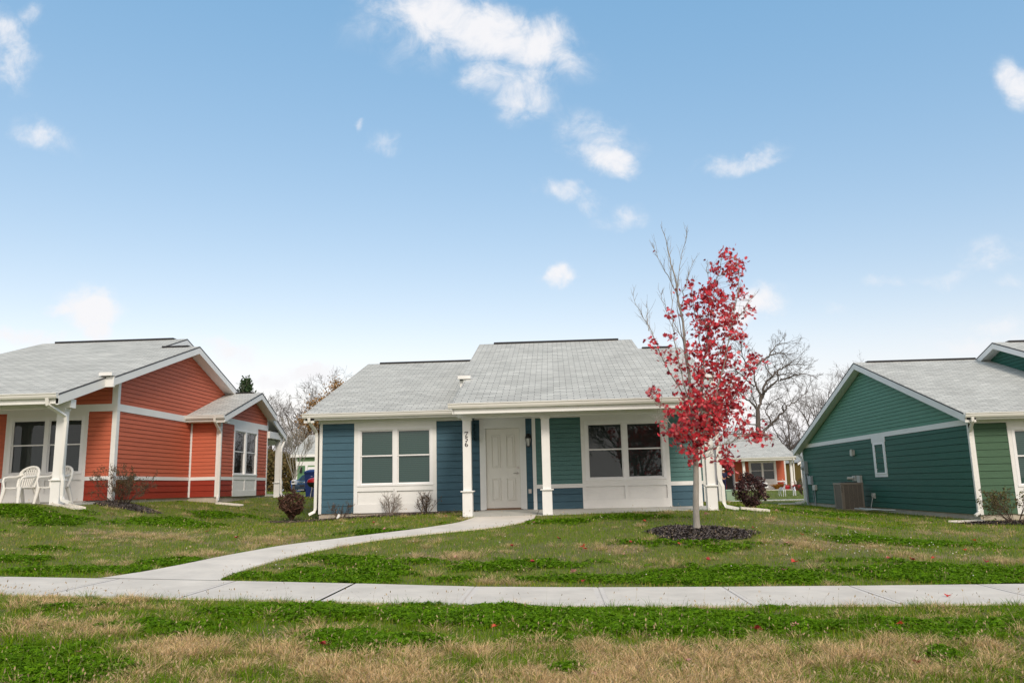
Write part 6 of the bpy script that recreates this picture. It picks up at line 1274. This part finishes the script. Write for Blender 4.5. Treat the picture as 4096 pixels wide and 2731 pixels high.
bare_tree('dark twiggy tree left of the big gnarled tree', 17.8, 88, 10.0, .8, 85, .22, 4, FT, BARKD, th=.2)
bare_tree('low tangled leafless tree behind the far red roof', 15.0, 92, 8.5, 1.0, 86, .22, 4, FT, BARKD, th=.15)
bare_tree('round leafless bushy tree right of the far red roof', 29.6, 94, 6.8, .9, 87, .16, 4, FT, BARKD, th=.15)
bare_tree('leafless spreading tree left of the orange oak', -25.6, 84, 12.2, .75, 88, .26, 5, FT, BARKM, th=.28, nk=(4, 6))
bare_tree('leafless tree close against the left side of the orange oak', -21.8, 86, 13.2, .5, 89, .2, 4, FT, BARKM, th=.3)
bare_tree('leafless tree rising over the back porch of the red house', -30.5, 86, 10.5, .7, 90, .2, 4, FT, BARKM, th=.25)
bare_tree('leafless tree just showing behind the side wing roof of the red house', -33.6, 88, 11.5, .6, 91, .2, 4, FT, BARKM, th=.25)
bare_tree('oak with dense orange brown autumn leaves left of the blue house roof', -21.3, 80, 9.6, .2, 92, .3, 4, None, BARKD, th=.3, leafn=26000, lcol=((.42, .24, .08), (.28, .16, .05)), lsize=.19, name='oak_tree')
bare_tree('young slender pale leafless tree behind the burgundy bush', -14.85, 45, 4.1, .55, 93, .055, 4, None, BARKG, th=.3, name='bare_tree', rmin=.006, up=.12, wob=.10, zb=-.05, ang=(.3, .6))
# evergreen tip
ev = thing('evergreen_tree', 'dark evergreen whose top shows above the side wing of the red house', 'tree', (-43.3, 110, 0)); rng = np.random.RandomState(95)
V, F = tubes([([(-43.3, 110, -.5), (-43.3, 110, 8), (-43.2, 110, 15.6)], [.4, .25, .05], 0)]); npmesh('trunk', V, F, BARKD, ev)
pts = []
for k in range(900):
    zz = rng.uniform(2, 15.6); r = (16.2-zz)*.30*rng.uniform(.3, 1.1)+.15; a = rng.uniform(0, 6.283); pts.append((-43.3+r*math.cos(a), 110+r*math.sin(a), zz-.2*r))
pts = np.array(pts); pts = np.repeat(pts, 8, 0)+rng.normal(0, .22, (7200, 3)); leafmesh('crown', pts, rng.uniform(.25, .5, 7200), mixc_(rng, 7200, (.03, .07, .025), (.06, .10, .035)), LEAFD, ev, rng, 'diamond')
# scrubby hedge bank far left and far woods
def thicket(name, label, x0, x1, y, z, h, seed, n, cA, cB, d=6):
    rng = np.random.RandomState(seed); x = rng.uniform(x0, x1, n); yy_ = y+rng.uniform(-d/2, d/2, n); hh = h*(.6+.75*fbm(x, yy_*0+seed, .35, 3)); zz = z+hh*rng.rand(n)**.8; ln = n
    P = np.stack([x, yy_, zz], 1); k = vn3(P*1.3) > .33; P = P[k]; ls = leafmesh(name, P, rng.uniform(.14, .34, len(P)), mixc_(rng, len(P), cA, cB, .4), LEAFD, None, rng, 'oval')
    return tag(ls, label, 'thicket', kind='stuff')
def thick_none(): pass
ORG[''] = np.zeros(3)
thicket('undergrowth', 'olive brown scrub bank behind the red house back porch', -34, -20.8, 72, -.5, 3.6, 96, 26000, (.12, .11, .035), (.20, .13, .05))
thicket('undergrowth', 'low brown scrub behind the far red cottage and grey twigs beside it', 8, 46, 116, -1, 5.4, 97, 16000, (.11, .085, .06), (.16, .12, .08))
rng = np.random.RandomState(98); out = []
for k in range(150):
    x, y = rng.uniform(12, 36), rng.uniform(100, 112); grow(rng, (x, y, -.8), (rng.normal(0, .3), 0, 1), rng.uniform(3, 7.0), .07, 2, out, 4, (4, 6), (.3, .8), .5, .15, .03, .012, 5)
for k in range(70):
    x, y = rng.uniform(-34, -21), rng.uniform(74, 80); grow(rng, (x, y, -.5), (rng.normal(0, .3), 0, 1), rng.uniform(3, 6.0), .06, 2, out, 4, (4, 6), (.3, .8), .5, .15, .03, .012, 5)
V, F = tubes(out, (5, 5, 4, 3, 3)); o = npmesh('brushwood', V, F, BARKM); tag(o, 'tangled grey brushwood along the far edge of the neighbourhood', 'brushwood', kind='stuff')
ball_shrub('dark bush at the foot of the far cottage right column', 13.9+1.0, 50.5, .8, .9, 99, 900, ((.05, .05, .03), (.10, .08, .04)), .07)

# trees across the street (seen mirrored in the porch window)
bare_tree('tree across the street mirrored in the porch window', 5.5, -13, 9, .7, 101, .22, 4, None, BARKD, th=.22, leafn=2600, lcol=((.10, .08, .03), (.2, .12, .04)), lsize=.16, name='street_tree', zb=-1.6)
bare_tree('second tree across the street mirrored at the right of the porch window', 10.5, -15, 8, .8, 102, .2, 4, None, BARKD, th=.22, leafn=2600, lcol=((.08, .08, .03), (.14, .1, .04)), lsize=.16, name='street_tree', zb=-1.6)
